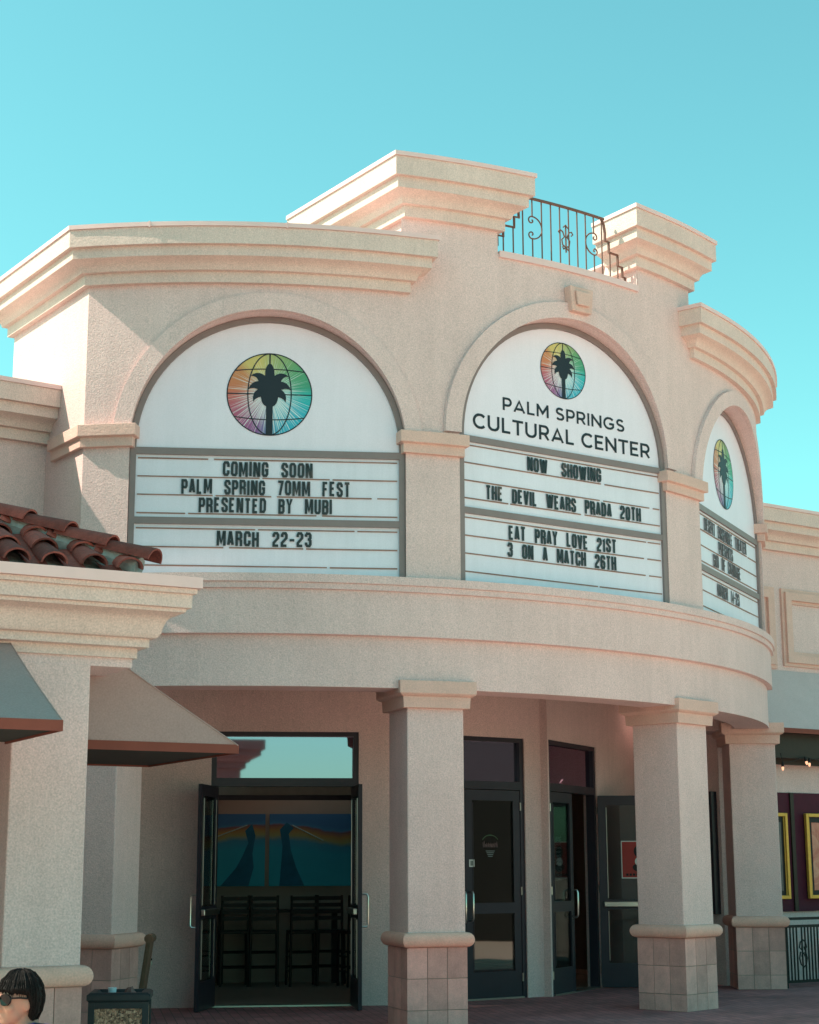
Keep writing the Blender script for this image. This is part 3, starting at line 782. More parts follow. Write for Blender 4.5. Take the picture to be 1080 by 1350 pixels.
# ------------------------------------------------------------------ the three marquee signs
TEXTS = [
 [('COMING  SOON', -0.483, 0.470, 0, 0), ('PALM  SPRING  70MM  FEST', -0.912, 0.872, 0, 1), ('PRESENTED  BY  MUBI', -0.728, 0.677, 0, 2), ('MARCH  22-23', -0.533, 0.465, 1, 0)],
 [('NOW   SHOWING', -0.553, 0.531, 0, 0), ('THE  DEVIL  WEARS  PRADA  20TH', -1.140, 1.125, 0, 2), ('EAT  PRAY  LOVE  21ST', -0.830, 0.730, 1, 0), ('3  ON  A  MATCH  26TH', -0.850, 0.722, 1, 1)],
 [('DESERT  ENSEMBLE  THEATER', -1.070, 0.870, 0, 0), ('PRESENTS', -0.460, 0.190, 0, 1), ('GOD  OF  CARNAGE', -0.727, 0.520, 0, 2), ('MARCH  14-23', -0.589, 0.415, 1, 0)],
]
LABELS = ['arched white theater marquee with a rainbow palm emblem above the words COMING SOON',
          'arched white marquee lettered PALM SPRINGS CULTURAL CENTER under the roof railing',
          'arched white marquee turned sideways listing DESERT ENSEMBLE THEATER dates']
rng = random.Random(4)
for i, sg in enumerate(SIGNS):
    F = facet(sg['a'], sg['d']-0.004); r = sg['r']-0.005; ri = r-0.062; zc = sg['zc']; z1t, z1b, z2t, z2b = sg['ztop']
    T = empty('marquee_sign', F(0, 0, ZB), LABELS[i], 'marquee sign', 'arched marquee signs on the curved facade')
    # face: white lunette and two letterboards
    mb = MB(); up = [(-ri, z1t-0.004)] + [(-ri*Co(math.pi*k/40), zc+ri*S(math.pi*k/40)) for k in range(0, 41)] + [(ri, z1t-0.004)]
    mb.prism([F(x, -0.03, z) for x, z in up], [F(x, -0.06, z) for x, z in up]); mb.build('lunette_panel', SIGN_WHITE, T)
    mb = MB(); mb.box(F, -ri, ri, -0.06, -0.032, z2t-0.004, z1b+0.004); mb.box(F, -ri, ri, -0.06, -0.032, ZB+0.02, z2b+0.004); mb.build('letterboard', BOARD_WHITE, T)
    mb = MB()
    rows = []
    for k in range(41):
        th = math.pi*k/40
        rows.append([F(-q*Co(th), oo, zc+q*S(th)) for q, oo in ((r, -0.10), (r, 0.0), (ri, 0.0), (ri, -0.10))])
    rows = [[F(-q, oo, ZB) for q, oo in ((r, -0.10), (r, 0.0), (ri, 0.0), (ri, -0.10))]] + rows + [[F(q, oo, ZB) for q, oo in ((r, -0.10), (r, 0.0), (ri, 0.0), (ri, -0.10))]]
    mb.grid(rows, closed=True)
    mb.box(F, -ri, ri, -0.05, -0.003, z1b, z1t); mb.box(F, -ri, ri, -0.05, -0.003, z2b, z2t); mb.box(F, -ri, ri, -0.05, -0.003, ZB, ZB+0.04)
    mb.build('sign_frame', SIGN_FRAME, T)
    # tracks the letters hang in: slightly broken, like worn rails
    mb = MB(); tops = []
    for sec, (za, n) in enumerate(((z1b-0.036, 4), (z2b-0.042, 4 if i == 1 else 3))):
        for k in range(n):
            z = za-0.197*k
            if z < ZB+0.05: continue
            tops.append((sec, k, z))
            x = -ri+0.02
            while x < ri-0.03:
                l = rng.uniform(0.5, 1.5); x2 = min(x+l, ri-0.02)
                mb.box(F, x, x2, -0.0315, -0.022, z-0.008+rng.uniform(-0.0015, 0.0015), z+0.004)
                x = x2+rng.choice((0.0, 0.0, 0.03, 0.06))
    mb.build('letter_track', RAIL_DARK, T)
    for txt, s0, s1, sec, row in TEXTS[i]:
        za = (z1b-0.036, z2b-0.042)[sec]-0.197*(row+1)
        marquee_text(txt, s0, s1, za+0.012, 0.160, F, -0.0215, T, rng, FADED if i == 2 else LETTER, 0.13 if i == 2 else 0.165)
    if i == 1:
        emblem(F, -0.0285, 0.003, 7.172, 0.333, T)
        name_text('PALM SPRINGS', -0.885, 0.915, 6.575, 0.148, F, -0.0285, T)
        name_text('CULTURAL CENTER', -1.30, 1.305, 6.310, 0.172, F, -0.0285, T)
    else:
        emblem(F, -0.0285, 0.0 if i == 0 else -0.07, 6.565, 0.455, T)

# ------------------------------------------------------------------ roof railing in the notch
RA = 0.610; RRAD = RW-0.16
def RF(s, z, o=0.0):       # along the arc by length s from the middle of the notch
    return pol(RA + s/RRAD, RRAD+o, z)
T = empty('roof_railing', RF(0, 8.37), 'brown wrought iron railing with scrolls in the roof notch above the middle marquee', 'railing')
mb = MB(); TOP = 9.17; BOT = 8.375
mb.tube([RF(-0.60+1.24*k/12, TOP) for k in range(13)], 0.020, 6)
mb.build('top_rail', IRON, T)
st_l = [(-0.60, TOP), (-0.64, 9.10), (-0.66, 9.00), (-0.655, 8.90), (-0.72, 8.90), (-0.72, 8.77), (-0.87, 8.77), (-0.87, 8.635), (-0.95, 8.635), (-0.95, 8.515), (-1.00, 8.515), (-1.00, BOT)]
for sg_ in (1, -1): MB().tube([RF(sg_*s_, z) for s_, z in st_l], 0.018, 6).build('stepped_end', IRON, T)
spots = [-0.87+0.1338*k for k in range(14)]
tops_ = []
for s_ in spots:
    a_ = abs(s_); tops_.append(TOP if a_ < 0.61 else (8.90 if a_ < 0.70 else (8.77 if a_ < 0.86 else 8.635)))
for k, (s_, zt) in enumerate(zip(spots, tops_)):
    mb = MB()
    if k in (3, 10):      # these two are broken by a scroll
        MB().tube([RF(s_, BOT), RF(s_, 8.68)], 0.0085, 6).build('baluster', IRON, T); mb.tube([RF(s_, 8.95), RF(s_, zt)], 0.0085, 6)
    else: mb.tube([RF(s_, BOT), RF(s_, zt)], 0.0085, 6)
    mb.build('baluster', IRON, T)
for s_, sd in ((spots[3], 1), (spots[10], -1)):
    mb = MB()
    pts = []
    for k in range(37):       # a C scroll that curls in at both ends
        t_ = -1+2*k/36
        th = t_*math.pi*0.62
        rr_ = 0.145
        x, z = rr_*Co(th)*0.85, rr_*S(th)
        pts.append((x, z))
    def curl(c, r0, a0, turn):
        return [(c[0]+r0*(1-q/22)*Co(a0+turn*q*0.30), c[1]+r0*(1-q/22)*S(a0+turn*q*0.30)) for q in range(20)]
    up_ = curl((-0.01, 0.085), 0.05, math.pi*0.55, 1); dn_ = [(x, -z) for x, z in up_]
    mid = [(0.135*Co(th)-0.0, 0.135*S(th)) for th in [(-0.52+1.04*q/24)*math.pi for q in range(25)]]
    path = dn_[::-1] + mid + up_
    mb.tube([RF(s_+sd*(x), 8.815+z) for x, z in path], 0.009, 5)
    mb.build('scroll', IRON, T)
mb = MB(); c_ = spots[6]+0.067*0 + 0.0669
c_ = 0.02
for sd in (1, -1):
    pts = [(0.0, -0.13), (0.05, -0.10), (0.06, -0.04), (0.02, 0.0), (0.045, 0.06), (0.09, 0.08), (0.11, 0.05), (0.085, 0.03)]
    mb.tube([RF(c_+sd*x, 8.80+z) for x, z in pts], 0.009, 5)
    mb.tube([RF(c_+sd*x, 8.80+z) for x, z in [(0.0, -0.13), (0.035, -0.155), (0.05, -0.13), (0.03, -0.11)]], 0.010, 5)
mb.tube([RF(c_, 8.61), RF(c_, 8.95)], 0.010, 5)
mb.tube([RF(c_-0.035, 8.915), RF(c_, 8.95), RF(c_+0.035, 8.915)], 0.008, 5)
mb.build('ornament', IRON, T)

# ------------------------------------------------------------------ porch on the left
P_ = empty('entrance_porch', PW(-1.5, -1.5, 0), 'stucco porch with red barrel tile roof beside the curved theater front', 'porch')
PD, PLW = 3.0, 3.6
UR = 0.31
loop = [PW(-PLW, 0.0)[:2], PW(UR, 0.0)[:2], PW(UR, -PD)[:2], PW(-PLW, -PD)[:2]]
mb = MB()
sec = [(-0.02, 3.065), (0.015, 3.065), (0.015, 3.135), (0.085, 3.14), (0.085, 3.20), (0.13, 3.205), (0.155, 3.235), (0.165, 3.28), (0.185, 3.325), (0.225, 3.36), (0.30, 3.38), (0.30, 3.405), (0.335, 3.41), (0.335, 3.505), (0.365, 3.51), (0.365, 3.545), (-0.02, 3.545)]
sec = [(o_*0.92, z_) for o_, z_ in sec]; sweep(mb, loop, sec, closed=True, ring=True); mb.build('cornice', CORNICE, P_, smooth=True)
mb = MB(); sweep(mb, loop, [(-0.3, 3.625), (0.365, 3.625), (0.365, 3.547), (-0.3, 3.547)], closed=True, ring=True); mb.build('fascia_trim', COPING, P_)
mb = MB(); sweep(mb, loop, [(-0.013, 3.0), (-0.013, 3.56), (-0.55, 3.56), (-0.55, 3.0)], closed=True, ring=True); mb.build('beam', STUCCO, P_)
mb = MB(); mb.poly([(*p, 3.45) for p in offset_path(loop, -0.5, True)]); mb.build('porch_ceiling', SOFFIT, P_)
pcx, pcy = PW(-0.28, -0.28)[:2]
column(pcx, pcy, PS, 0.272, P_, base_top=0.815, band_top=0.955, cap0=3.0, cap1=3.0, top=3.01)
for u in (-3.32,): c2 = PW(u, -0.28); column(c2[0], c2[1], PS, 0.272, P_, base_top=0.815, band_top=0.955, cap0=3.0, cap1=3.0, top=3.01)
for u in (-0.28, -3.32): c2 = PW(u, -PD+0.28); column(c2[0], c2[1], PS, 0.272, P_, base_top=0.815, band_top=0.955, cap0=3.0, cap1=3.0, top=3.01)
# hip roof
EI = 0.02; ZE = 3.675; PITCH = 0.50
r0 = offset_path(loop, EI, True)
hw = (PD+2*EI)/2
rz = ZE+hw*PITCH
ra, rb = PW(UR-hw+EI, -PD/2), PW(-PLW+hw-EI, -PD/2)
mb = MB(); e4 = [(*p, ZE) for p in r0]; A_, B_ = (ra[0], ra[1], rz), (rb[0], rb[1], rz)
mb.poly([e4[0], e4[1], A_, B_]); mb.poly([e4[1], e4[2], A_]); mb.poly([e4[2], e4[3], B_, A_]); mb.poly([e4[3], e4[0], B_]); mb.poly(e4)
roof = mb.build('roof', MORTAR, P_)
rng = random.Random(9)
def barrel(mb, P0, P1, r0_, r1_, upv, side, seg=9, thick=0.016):
    "one curved clay tile, low end first"
    P0, P1, upv, side = Vector(P0), Vector(P1), Vector(upv), Vector(side)
    rows = []
    for P, r_ in ((P0, r0_), (P1, r1_)):
        o_ = [P + side*r_*Co(math.pi*k/seg) + upv*r_*S(math.pi*k/seg)*0.86 for k in range(seg+1)]
        i_ = [P + side*(r_-thick)*Co(math.pi*k/seg) + upv*(r_-thick)*S(math.pi*k/seg)*0.86 for k in range(seg+1)]
        rows.append(o_ + i_[::-1])
    i = mb.grid(rows, closed=True)
    n = 2*(seg+1)
    for base in (i, i+n):
        for k in range(seg): mb.f.append((base+k, base+k+1, base+n-2-k, base+n-1-k))
tiles = MB(); flaps = MB()
sl = math.atan(PITCH); TL = 0.40; EXP = 0.31
def tile_slope(origin_uv, du, dv, length, tri0, tri1):
    "origin at an eave corner, du along the eave, dv up the slope (plan); tri: plan rate at which the hips close in"
    step = 0.272; n = int(length/step)
    k = 0
    while True:
        x = 0.10+k*step; k += 1
        if x > length-0.1: break
        run = min(x/tri0 if tri0 else 99, (length-x)/tri1 if tri1 else 99, hw) + 0.02
        nrow = int(max(0, run)/ (EXP*Co(sl))) + 1
        if run < 0.05: continue
        for j in range(nrow):
            y0 = -0.05 + j*EXP*Co(sl); y1 = min(y0+TL*Co(sl), run+0.08)
            if y1-y0 < 0.08: continue
            jit = rng.uniform(-0.012, 0.012)
            def pt(y, lift): 
                u = origin_uv[0]+du[0]*(x+jit)+dv[0]*y; v = origin_uv[1]+du[1]*(x+jit)+dv[1]*y
                return PW(u, v, ZE+max(y, -0.05)*PITCH+lift)
            sd = (PE[0]*du[0]+PN[0]*du[1], PE[1]*du[0]+PN[1]*du[1], 0)
            dvw = (PE[0]*dv[0]+PN[0]*dv[1], PE[1]*dv[0]+PN[1]*dv[1])
            upv = (-dvw[0]*S(sl), -dvw[1]*S(sl), Co(sl))
            barrel(tiles, pt(y0, 0.052+rng.uniform(-0.006, 0.006)), pt(y1, 0.022), 0.100, 0.080, upv, sd)
        # pan tile between the barrels
        xp = x+step/2
        if xp < length-0.15:
            runp = min(xp/tri0 if tri0 else 99, (length-xp)/tri1 if tri1 else 99, hw)-0.12
            if runp > 0.1:
                def pp(y, lift, w):
                    u = origin_uv[0]+du[0]*(xp+w)+dv[0]*y; v = origin_uv[1]+du[1]*(xp+w)+dv[1]*y
                    return PW(u, v, ZE+y*PITCH+lift)
                flaps.grid([[pp(-0.06, 0.03-0.025*Co(w_*22), w_) for w_ in (-0.08, -0.04, 0, 0.04, 0.08)], [pp(runp, 0.03-0.025*Co(w_*22), w_) for w_ in (-0.08, -0.04, 0, 0.04, 0.08)]])
LE = PLW+2*EI
tile_slope((UR+EI, EI), (-1, 0), (0, -1), LE+UR, 1, 1)
tile_slope((UR+EI, -PD-EI), (0, 1), (-1, 0), PD+2*EI, 1, 1)
tiles.build('barrel_tile', TERRA, roof, smooth=True)
flaps.build('pan_tile', TERRA, roof, smooth=True)
caps_ = MB(); bed = MB()
def ridge(Pa, Pb, name='hip_cap'):
    Pa, Pb = Vector(Pa), Vector(Pb); d = Pb-Pa; L_ = d.length; d.normalize()
    side = d.cross(Vector((0, 0, 1))).normalized(); upv = side.cross(d).normalized()
    n = int(L_/0.36)
    for k in range(n+1):
        p0 = Pa+d*(k*0.36-0.07); p1 = p0+d*0.45
        barrel(caps_, p0+upv*(0.115+rng.uniform(-0.005, 0.005)), p1+upv*0.085, 0.115, 0.092, upv, side)
    bed.tube([Pa+upv*0.045+d*0.03, Pb+upv*0.045], 0.075, 8)
eg = [Vector((*p, ZE)) for p in r0]
ridge(eg[1], A_); ridge(eg[2], A_); ridge(A_, B_); ridge(eg[0], B_)
caps_.build('hip_cap', TERRA, roof, smooth=True)
bed.build('hip_mortar', MORTAR, roof)

# ------------------------------------------------------------------ awnings
def awning(G, half, run, z_rim, z_top, label, base, group='beige canvas awnings', fab=None):
    "G(x along the wall, y out from the wall, z); sloping canvas, closed ends, bound rim, metal frame inside"
    T = empty('awning', base, label, 'awning', group)
    x0, x1 = half
    mb = MB(); t = 0.012
    sag = 0.03
    rows = []
    for k in range(9):
        q = k/8; y = run*q; z = z_top+(z_rim-z_top)*q - sag*S(math.pi*q)*0.4
        rows.append([G(x0+(x1-x0)*j/24, y, z - 0.016*abs(S(math.pi*j/24*3))*S(math.pi*q)) for j in range(25)])
    mb.grid(rows)
    for x in (x0, x1): mb.poly([G(x, 0.0, z_rim)] + [G(x, run*k/8, z_top+(z_rim-z_top)*k/8 - sag*S(math.pi*k/8)*0.4) for k in range(9)])
    cn = mb.build('canopy', fab or FABRIC, T, smooth=True)
    for j in (1, 2):
        xs = x0+(x1-x0)*j/3
        MB().tube([G(xs, run*k/8+0.002, z_top+(z_rim-z_top)*k/8 - sag*S(math.pi*k/8)*0.4+0.004) for k in range(9)], 0.007, 5).build('seam', FABRIC, cn)
    for x, sd in ((x0, -1), (x1, 1)):
        MB().tube([G(x+0.003*sd, run*k/8, z_top+(z_rim-z_top)*k/8 - sag*S(math.pi*k/8)*0.4) for k in range(9)], 0.006, 5).build('seam', FABRIC, cn)
    mb = MB(); h = 0.062
    for (a, b, c, d) in ((x0-0.006, x1+0.006, run-0.004, run+0.006),): mb.box(G, a, b, c, d, z_rim-h, z_rim+0.006)
    for x in (x0, x1): mb.box(G, x-0.006, x+0.006, 0.0, run-0.005, z_rim-h, z_rim+0.006)
    mb.build('binding', AWN_RED, T)
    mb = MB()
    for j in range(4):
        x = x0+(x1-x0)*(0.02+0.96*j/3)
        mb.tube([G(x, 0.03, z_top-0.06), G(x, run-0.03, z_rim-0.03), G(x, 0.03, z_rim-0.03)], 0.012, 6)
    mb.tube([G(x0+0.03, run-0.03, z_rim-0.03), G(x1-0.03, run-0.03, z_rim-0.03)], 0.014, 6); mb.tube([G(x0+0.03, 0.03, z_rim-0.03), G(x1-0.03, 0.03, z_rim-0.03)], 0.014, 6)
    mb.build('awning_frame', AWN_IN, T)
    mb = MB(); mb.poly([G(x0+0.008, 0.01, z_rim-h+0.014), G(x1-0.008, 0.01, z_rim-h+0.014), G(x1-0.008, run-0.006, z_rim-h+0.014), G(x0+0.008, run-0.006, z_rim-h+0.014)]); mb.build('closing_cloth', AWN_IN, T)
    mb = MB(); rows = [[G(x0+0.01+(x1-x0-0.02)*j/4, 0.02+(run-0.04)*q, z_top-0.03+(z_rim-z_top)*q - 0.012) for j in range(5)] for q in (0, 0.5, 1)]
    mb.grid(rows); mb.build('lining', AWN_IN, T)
    return T
awning(lambda x, y, z: PW(x, 0.02+y, z), (-3.0, -0.60), 1.27, 2.49, 3.12, 'beige canvas awning with red binding on the front of the tiled porch', PW(-1.8, 0.02, 2.49))
awning(lambda x, y, z: PW(0.02+y, -x, z), (0.62, 2.6), 1.36, 2.52, 3.36, 'beige canvas awning with red binding between the porch and the open double door', PW(0.02, -1.6, 2.52))
awning(lambda x, y, z: W(x, 4.26+y, z), (5.60, 12.0), 0.54, 3.50, 4.40, 'canvas awning above the framed posters right of the columns', W(8.8, 4.26, 3.5), fab=FABRIC_PALE)
AW3 = [o for o in bpy.data.objects if o.name.startswith('awning') and o.get('label', '').startswith('canvas awning above')][0]
mb = MB(); mb.box(W, 5.62, 12, 4.52, 4.60, 3.10, 3.45); mb.box(W, 5.62, 12, 4.36, 4.42, 3.02, 3.16)
for u in (6.2, 7.4, 8.6, 9.8): mb.box(W, u, u+0.08, 4.26, 4.52, 3.12, 3.3)
mb.build('awning_beam', WOODDARK, AW3)

# ------------------------------------------------------------------ string of bulbs under the awning
cord = [(5.90, 3.16), (5.93, 3.03), (6.12, 3.045), (6.385, 3.125), (6.48, 3.11), (6.66, 3.075), (6.85, 3.115), (7.3, 3.06), (7.75, 3.12)]
T = empty('light_string', W(5.9, 4.66, 3.16), 'black cord of small lit bulbs hanging under the canvas awning', 'string lights')
mb = MB(); mb.tube([W(u, 4.66, z) for u, z in cord], 0.006, 5); mb.build('cord', BLACK_IRON, T)
for u, z in ((5.93, 3.03), (6.385, 3.125), (6.48, 3.10), (6.85, 3.115), (7.3, 3.06)):
    tl = 0.03 if u in (6.385,) else 0.0
    mb = MB(); mb.tube([W(u, 4.66, z), W(u+tl*0.5, 4.66, z-0.03), W(u+tl, 4.66, z-0.06)], [0.014, 0.022, 0.020], 8); so = mb.build('lamp_socket', BLACK_IRON, T)
    mb = MB(); mb.tube([W(u+tl, 4.66, z-0.061), W(u+tl*1.2, 4.66, z-0.075), W(u+tl*1.4, 4.66, z-0.10), W(u+tl*1.5, 4.66, z-0.118)], [0.014, 0.019, 0.016, 0.004], 8); mb.build('bulb', BULB, so, smooth=True)

# ------------------------------------------------------------------ framed posters on the maroon wall
def poster_art(name, base, blots, seed):
    m, N, L, P = nodes_of(name)
    P.inputs['Roughness'].default_value = 0.35
    tc = N.new('ShaderNodeTexCoord'); nz = N.new('ShaderNodeTexNoise'); nz.inputs['Scale'].default_value = 3.4; nz.inputs['Detail'].default_value = 5; nz.inputs['Distortion'].default_value = 1.8
    mp = N.new('ShaderNodeMapping'); mp.inputs['Location'].default_value = (seed, seed*0.7, seed*1.3)
    L.new(tc.outputs['Object'], mp.inputs[0]); L.new(mp.outputs[0], nz.inputs['Vector'])
    cr = N.new('ShaderNodeValToRGB'); el = cr.color_ramp.elements
    el[0].position, el[0].color = 0.35, (*base, 1); el[1].position, el[1].color = 0.68, (*blots, 1)
    L.new(nz.outputs['Fac'], cr.inputs[0]); L.new(cr.outputs[0], P.inputs['Base Color'])
    return m
ART = [poster_art('poster_art_a', (0.03, 0.03, 0.05), (0.12, 0.10, 0.10), 2.0), poster_art('poster_art_b', (0.52, 0.09, 0.06), (0.72, 0.32, 0.22), 5.0), poster_art('poster_art_c', (0.05, 0.10, 0.16), (0.4, 0.35, 0.3), 8.0)]
for k, (u0, u1, lab) in enumerate(((5.46, 6.305, 'gold framed dark movie poster half hidden by the far column'), (6.69, 7.53, 'gold framed red movie poster on the maroon wall'), (7.94, 8.78, 'gold framed blue movie poster on the maroon wall'))):
    if k == 0: u0 = 5.62
    if k == 2: continue
    T = empty('poster_frame', W((u0+u1)/2, 4.30, 1.14), lab, 'framed poster', 'gold framed posters')
    z0, z1 = 1.14, 2.34; f = 0.05
    o0, o1 = 4.312, 4.36
    mb = MB(); mb.box(W, u0, u0+f, o0, o1, z0, z1); mb.box(W, u1-f, u1, o0, o1, z0, z1); mb.box(W, u0+f, u1-f, o0, o1, z0, z0+f); mb.box(W, u0+f, u1-f, o0, o1, z1-f, z1)
    mb.box(W, u0+f+0.012, u0+f+0.026, o0, o1-0.012, z0+f, z1-f); mb.box(W, u1-f-0.026, u1-f-0.012, o0, o1-0.012, z0+f, z1-f)
    mb.build('frame', GOLD, T, bevel=0.006)
    mb = MB(); mb.box(W, u0+f, u1-f, o0, o0+0.02, z0+f, z1-f); mb.build('mat_board', BLACK_IRON, T)
    mb = MB(); mb.box(W, u0+0.125, u1-0.125, o0+0.021, o0+0.024, z0+0.115, z1-0.13); mb.build('poster', ART[k], T)

# ------------------------------------------------------------------ patio fence by the far column
T = empty('patio_fence', W(5.6, 5.25, 0), 'black iron patio fence beside the far column', 'fence')
mb = MB()
for z in (0.90, 0.80, 0.08): mb.box(W, 5.30, 9.6, 5.085, 5.115, z-0.018, z+0.018)
mb.build('fence_rail', BLACK_IRON, T)
for u in (5.32, 6.9, 8.4, 9.58): MB().box(W, u-0.025, u+0.025, 5.075, 5.125, 0.0, 0.93).build('fence_post', BLACK_IRON, T)
mb = MB()
k = 0
u = 5.38
while u < 9.5:
    mb.box(W, u-0.008, u+0.008, 5.092, 5.108, 0.09, 0.80); u += 0.062 if k % 7 != 3 else 0.10; k += 1
mb.build('picket', BLACK_IRON, T)
mb = MB()
for u in (5.68, 6.25, 7.2, 7.8):
    for sd in (1, -1):
        mb.tube([W(u+sd*x, 5.1, 0.42+z) for x, z in [(0.0, -0.16), (0.05, -0.12), (0.075, -0.04), (0.05, 0.04), (0.01, 0.03), (0.03, -0.02)]], 0.010, 5)
        mb.tube([W(u+sd*x, 5.1, 0.42+z) for x, z in [(0.0, 0.20), (0.05, 0.17), (0.07, 0.10), (0.03, 0.07), (0.02, 0.11)]], 0.010, 5)
mb.build('fence_scroll', BLACK_IRON, T)

# ------------------------------------------------------------------ papers on the doors
PAPER = mat('paper', (0.70, 0.70, 0.68), 0.8, var=0.03)
INKG = mat('print_grey', (0.20, 0.22, 0.22), 0.8)
T = empty('door_notice', GB(0.76, 0.03, 1.60), 'small square white notice stuck on the blue grey single door', 'notice')
mb = MB(); mb.box(GB, 0.735, 0.815, 0.023, 0.026, 1.60, 1.69); mb.build('paper', PAPER, T)
mb = MB(); mb.box(GB, 0.752, 0.798, 0.0265, 0.0275, 1.615, 1.675); mb.build('print', INKG, T)
T = empty('window_decal', GB(0.46, 0.01, 1.78), 'faint oval window decal on the dark glass of the single door', 'decal')
DECAL = mat('decal_print', (0.30, 0.20, 0.20), 0.7, var=0.3, scale=60); DECALG = mat('decal_green', (0.10, 0.16, 0.09), 0.7, var=0.4, scale=40)
mb = MB()
mb.tube([GB(0.47-0.13*Co(math.pi*(0.12+0.76*k/14)), 0.008, 1.90+0.09*S(math.pi*(0.12+0.76*k/14))) for k in range(15)], 0.006, 4); mb.build('decal_arc', DECALG, T)
mb = MB()
for k, (x, w_, h_) in enumerate(((0.37, 0.03, 0.07), (0.41, 0.022, 0.055), (0.44, 0.012, 0.05), (0.465, 0.026, 0.055), (0.50, 0.026, 0.055), (0.535, 0.022, 0.05), (0.57, 0.03, 0.075))):
    mb.tube([GB(x-w_*0.4, 0.007, 1.84), GB(x-w_*0.2, 0.007, 1.84+h_), GB(x+w_*0.3, 0.007, 1.84), GB(x+w_*0.5, 0.007, 1.84+h_*0.8)], 0.005, 4)
mb.build('decal_script', DECAL, T)
mb = MB()
for k in range(4): mb.box(GB, 0.40+0.012*k, 0.54-0.012*k, 0.005, 0.008, 1.79-0.022*k, 1.80-0.022*k)
mb.build('decal_line', INKG, T)
# red poster on the open leaf (inner face looks at us)
T = empty('door_poster', GC(0.6, -0.03, 1.45), 'red poster with a black round figure taped on the open door', 'poster')
RED = mat('poster_red', (0.34, 0.035, 0.03), 0.55, var=0.15, scale=9)
mb = MB(); mb.box(GC, 0.30, 0.655, -0.0275, -0.024, 1.44, 1.94); mb.build('sheet', PAPER, T)
mb = MB(); mb.box(GC, 0.312, 0.643, -0.0295, -0.0278, 1.452, 1.928); mb.build('red_print', RED, T)
mb = MB()
def disc(G, cx, cz, r, o, sy=1.0): mb.poly([G(cx+r*Co(2*math.pi*k/24), o, cz+r*sy*S(2*math.pi*k/24)) for k in range(24)])
disc(GC, 0.545, 1.80, 0.075, -0.0315, 1.1); disc(GC, 0.545, 1.585, 0.095, -0.0315, 0.6)
for k in range(6): mb.box(GC, 0.36+0.045*k, 0.392+0.045*k, -0.0315, -0.0299, 1.475, 1.505)
mb.build('black_print', BLACK_IRON, T)
mb = MB(); disc(GC, 0.545, 1.665, 0.062, -0.033); mb.build('grey_disc', PAPER, T)
# sheets taped inside the closed leaf of the same door
FCs = facet(1.10, 4.741)
T = empty('taped_flyer', FCs(0.08, -0.07, 1.5), 'narrow paper flyers taped inside the closed glass door leaf', 'flyer')
mb = MB(); mb.box(FCs, -0.03, 0.16, -0.068, -0.062, 1.62, 1.98); mb.box(FCs, -0.03, 0.17, -0.0685, -0.0625, 1.42, 1.60); mb.build('paper', PAPER, T)
mb = MB()
for k in range(6): mb.box(FCs, -0.015, 0.145, -0.0615, -0.0605, 1.65+0.05*k, 1.675+0.05*k)
mb.build('print', INKG, T)

# ------------------------------------------------------------------ mural, bar chairs and tables in the room
def mural_mat():
    m, N, L, P = nodes_of('mural_paint')
    P.inputs['Roughness'].default_value = 0.8
    at = N.new('ShaderNodeAttribute'); at.attribute_name = 'mur'
    sp = N.new('ShaderNodeSeparateXYZ'); L.new(at.outputs['Vector'], sp.inputs[0])
    nz = N.new('ShaderNodeTexNoise'); nz.inputs['Scale'].default_value = 2.2; nz.inputs['Detail'].default_value = 3; L.new(at.outputs['Vector'], nz.inputs['Vector'])
    ab = N.new('ShaderNodeMath'); ab.operation = 'ABSOLUTE'; L.new(sp.outputs[0], ab.inputs[0])
    ml = N.new('ShaderNodeMath'); ml.operation = 'MULTIPLY_ADD'; ml.inputs[1].default_value = 0.10; L.new(ab.outputs[0], ml.inputs[0]); L.new(sp.outputs[1], ml.inputs[2])
    m2 = N.new('ShaderNodeMath'); m2.operation = 'MULTIPLY_ADD'; m2.inputs[1].default_value = 0.16; L.new(nz.outputs['Fac'], m2.inputs[0]); L.new(ml.outputs[0], m2.inputs[2])
    cr = N.new('ShaderNodeValToRGB'); el = cr.color_ramp.elements
    el[0].position, el[0].color = 0.0, (0.03, 0.40, 0.50, 1); el[1].position, el[1].color = 1.0, (0.05, 0.16, 0.34, 1)
    for p, c in ((0.62, (0.03, 0.33, 0.46)), (0.73, (0.05, 0.26, 0.40)), (0.80, (0.36, 0.31, 0.13)), (0.87, (0.42, 0.22, 0.07)), (0.93, (0.28, 0.10, 0.09)), (0.96, (0.06, 0.22, 0.40))):
        e = el.new(p); e.color = (*c, 1)
    L.new(m2.outputs[0], cr.inputs[0]); L.new(cr.outputs[0], P.inputs['Base Color'])
    return m
MURAL = mural_mat()
T = empty('wall_mural', MP(0.4, 0.02, 1.38), 'painted mural of blue mountains, palms and an orange sunset inside the open door', 'mural')
for (s0, s1) in ((-1.3, 0.21), (0.27, 2.0)):
    mb = MB(); mb.v = [MP(s0, 0.045, 1.34), MP(s1, 0.045, 1.34), MP(s1, 0.045, 2.36), MP(s0, 0.045, 2.36)]; mb.f = [(0, 1, 2, 3)]
    base_v = list(mb.v)
    mb.box(MP, s0, s1, 0.005, 0.042, 1.34, 2.36)
    o = mb.build('painted_panel', MURAL, T, recalc=False)
    at = o.data.attributes.new('mur', 'FLOAT_VECTOR', 'POINT')
    for i_, v in enumerate(o.data.vertices):
        w_ = Vector(v.co)+Vector(T['base'])
        sx = (w_.x-MP(0, 0, 0)[0])*Co(0.11) + (w_.y-MP(0, 0, 0)[1])*S(0.11)
        at.data[i_].vector = (sx-0.24, (w_.z-1.34)/1.02, 0)
MDARK = mat('mural_dark', (0.02, 0.13, 0.22), 0.8, var=0.2); MLINE = mat('mural_line', (0.5, 0.55, 0.5), 0.8)
mb = MB()
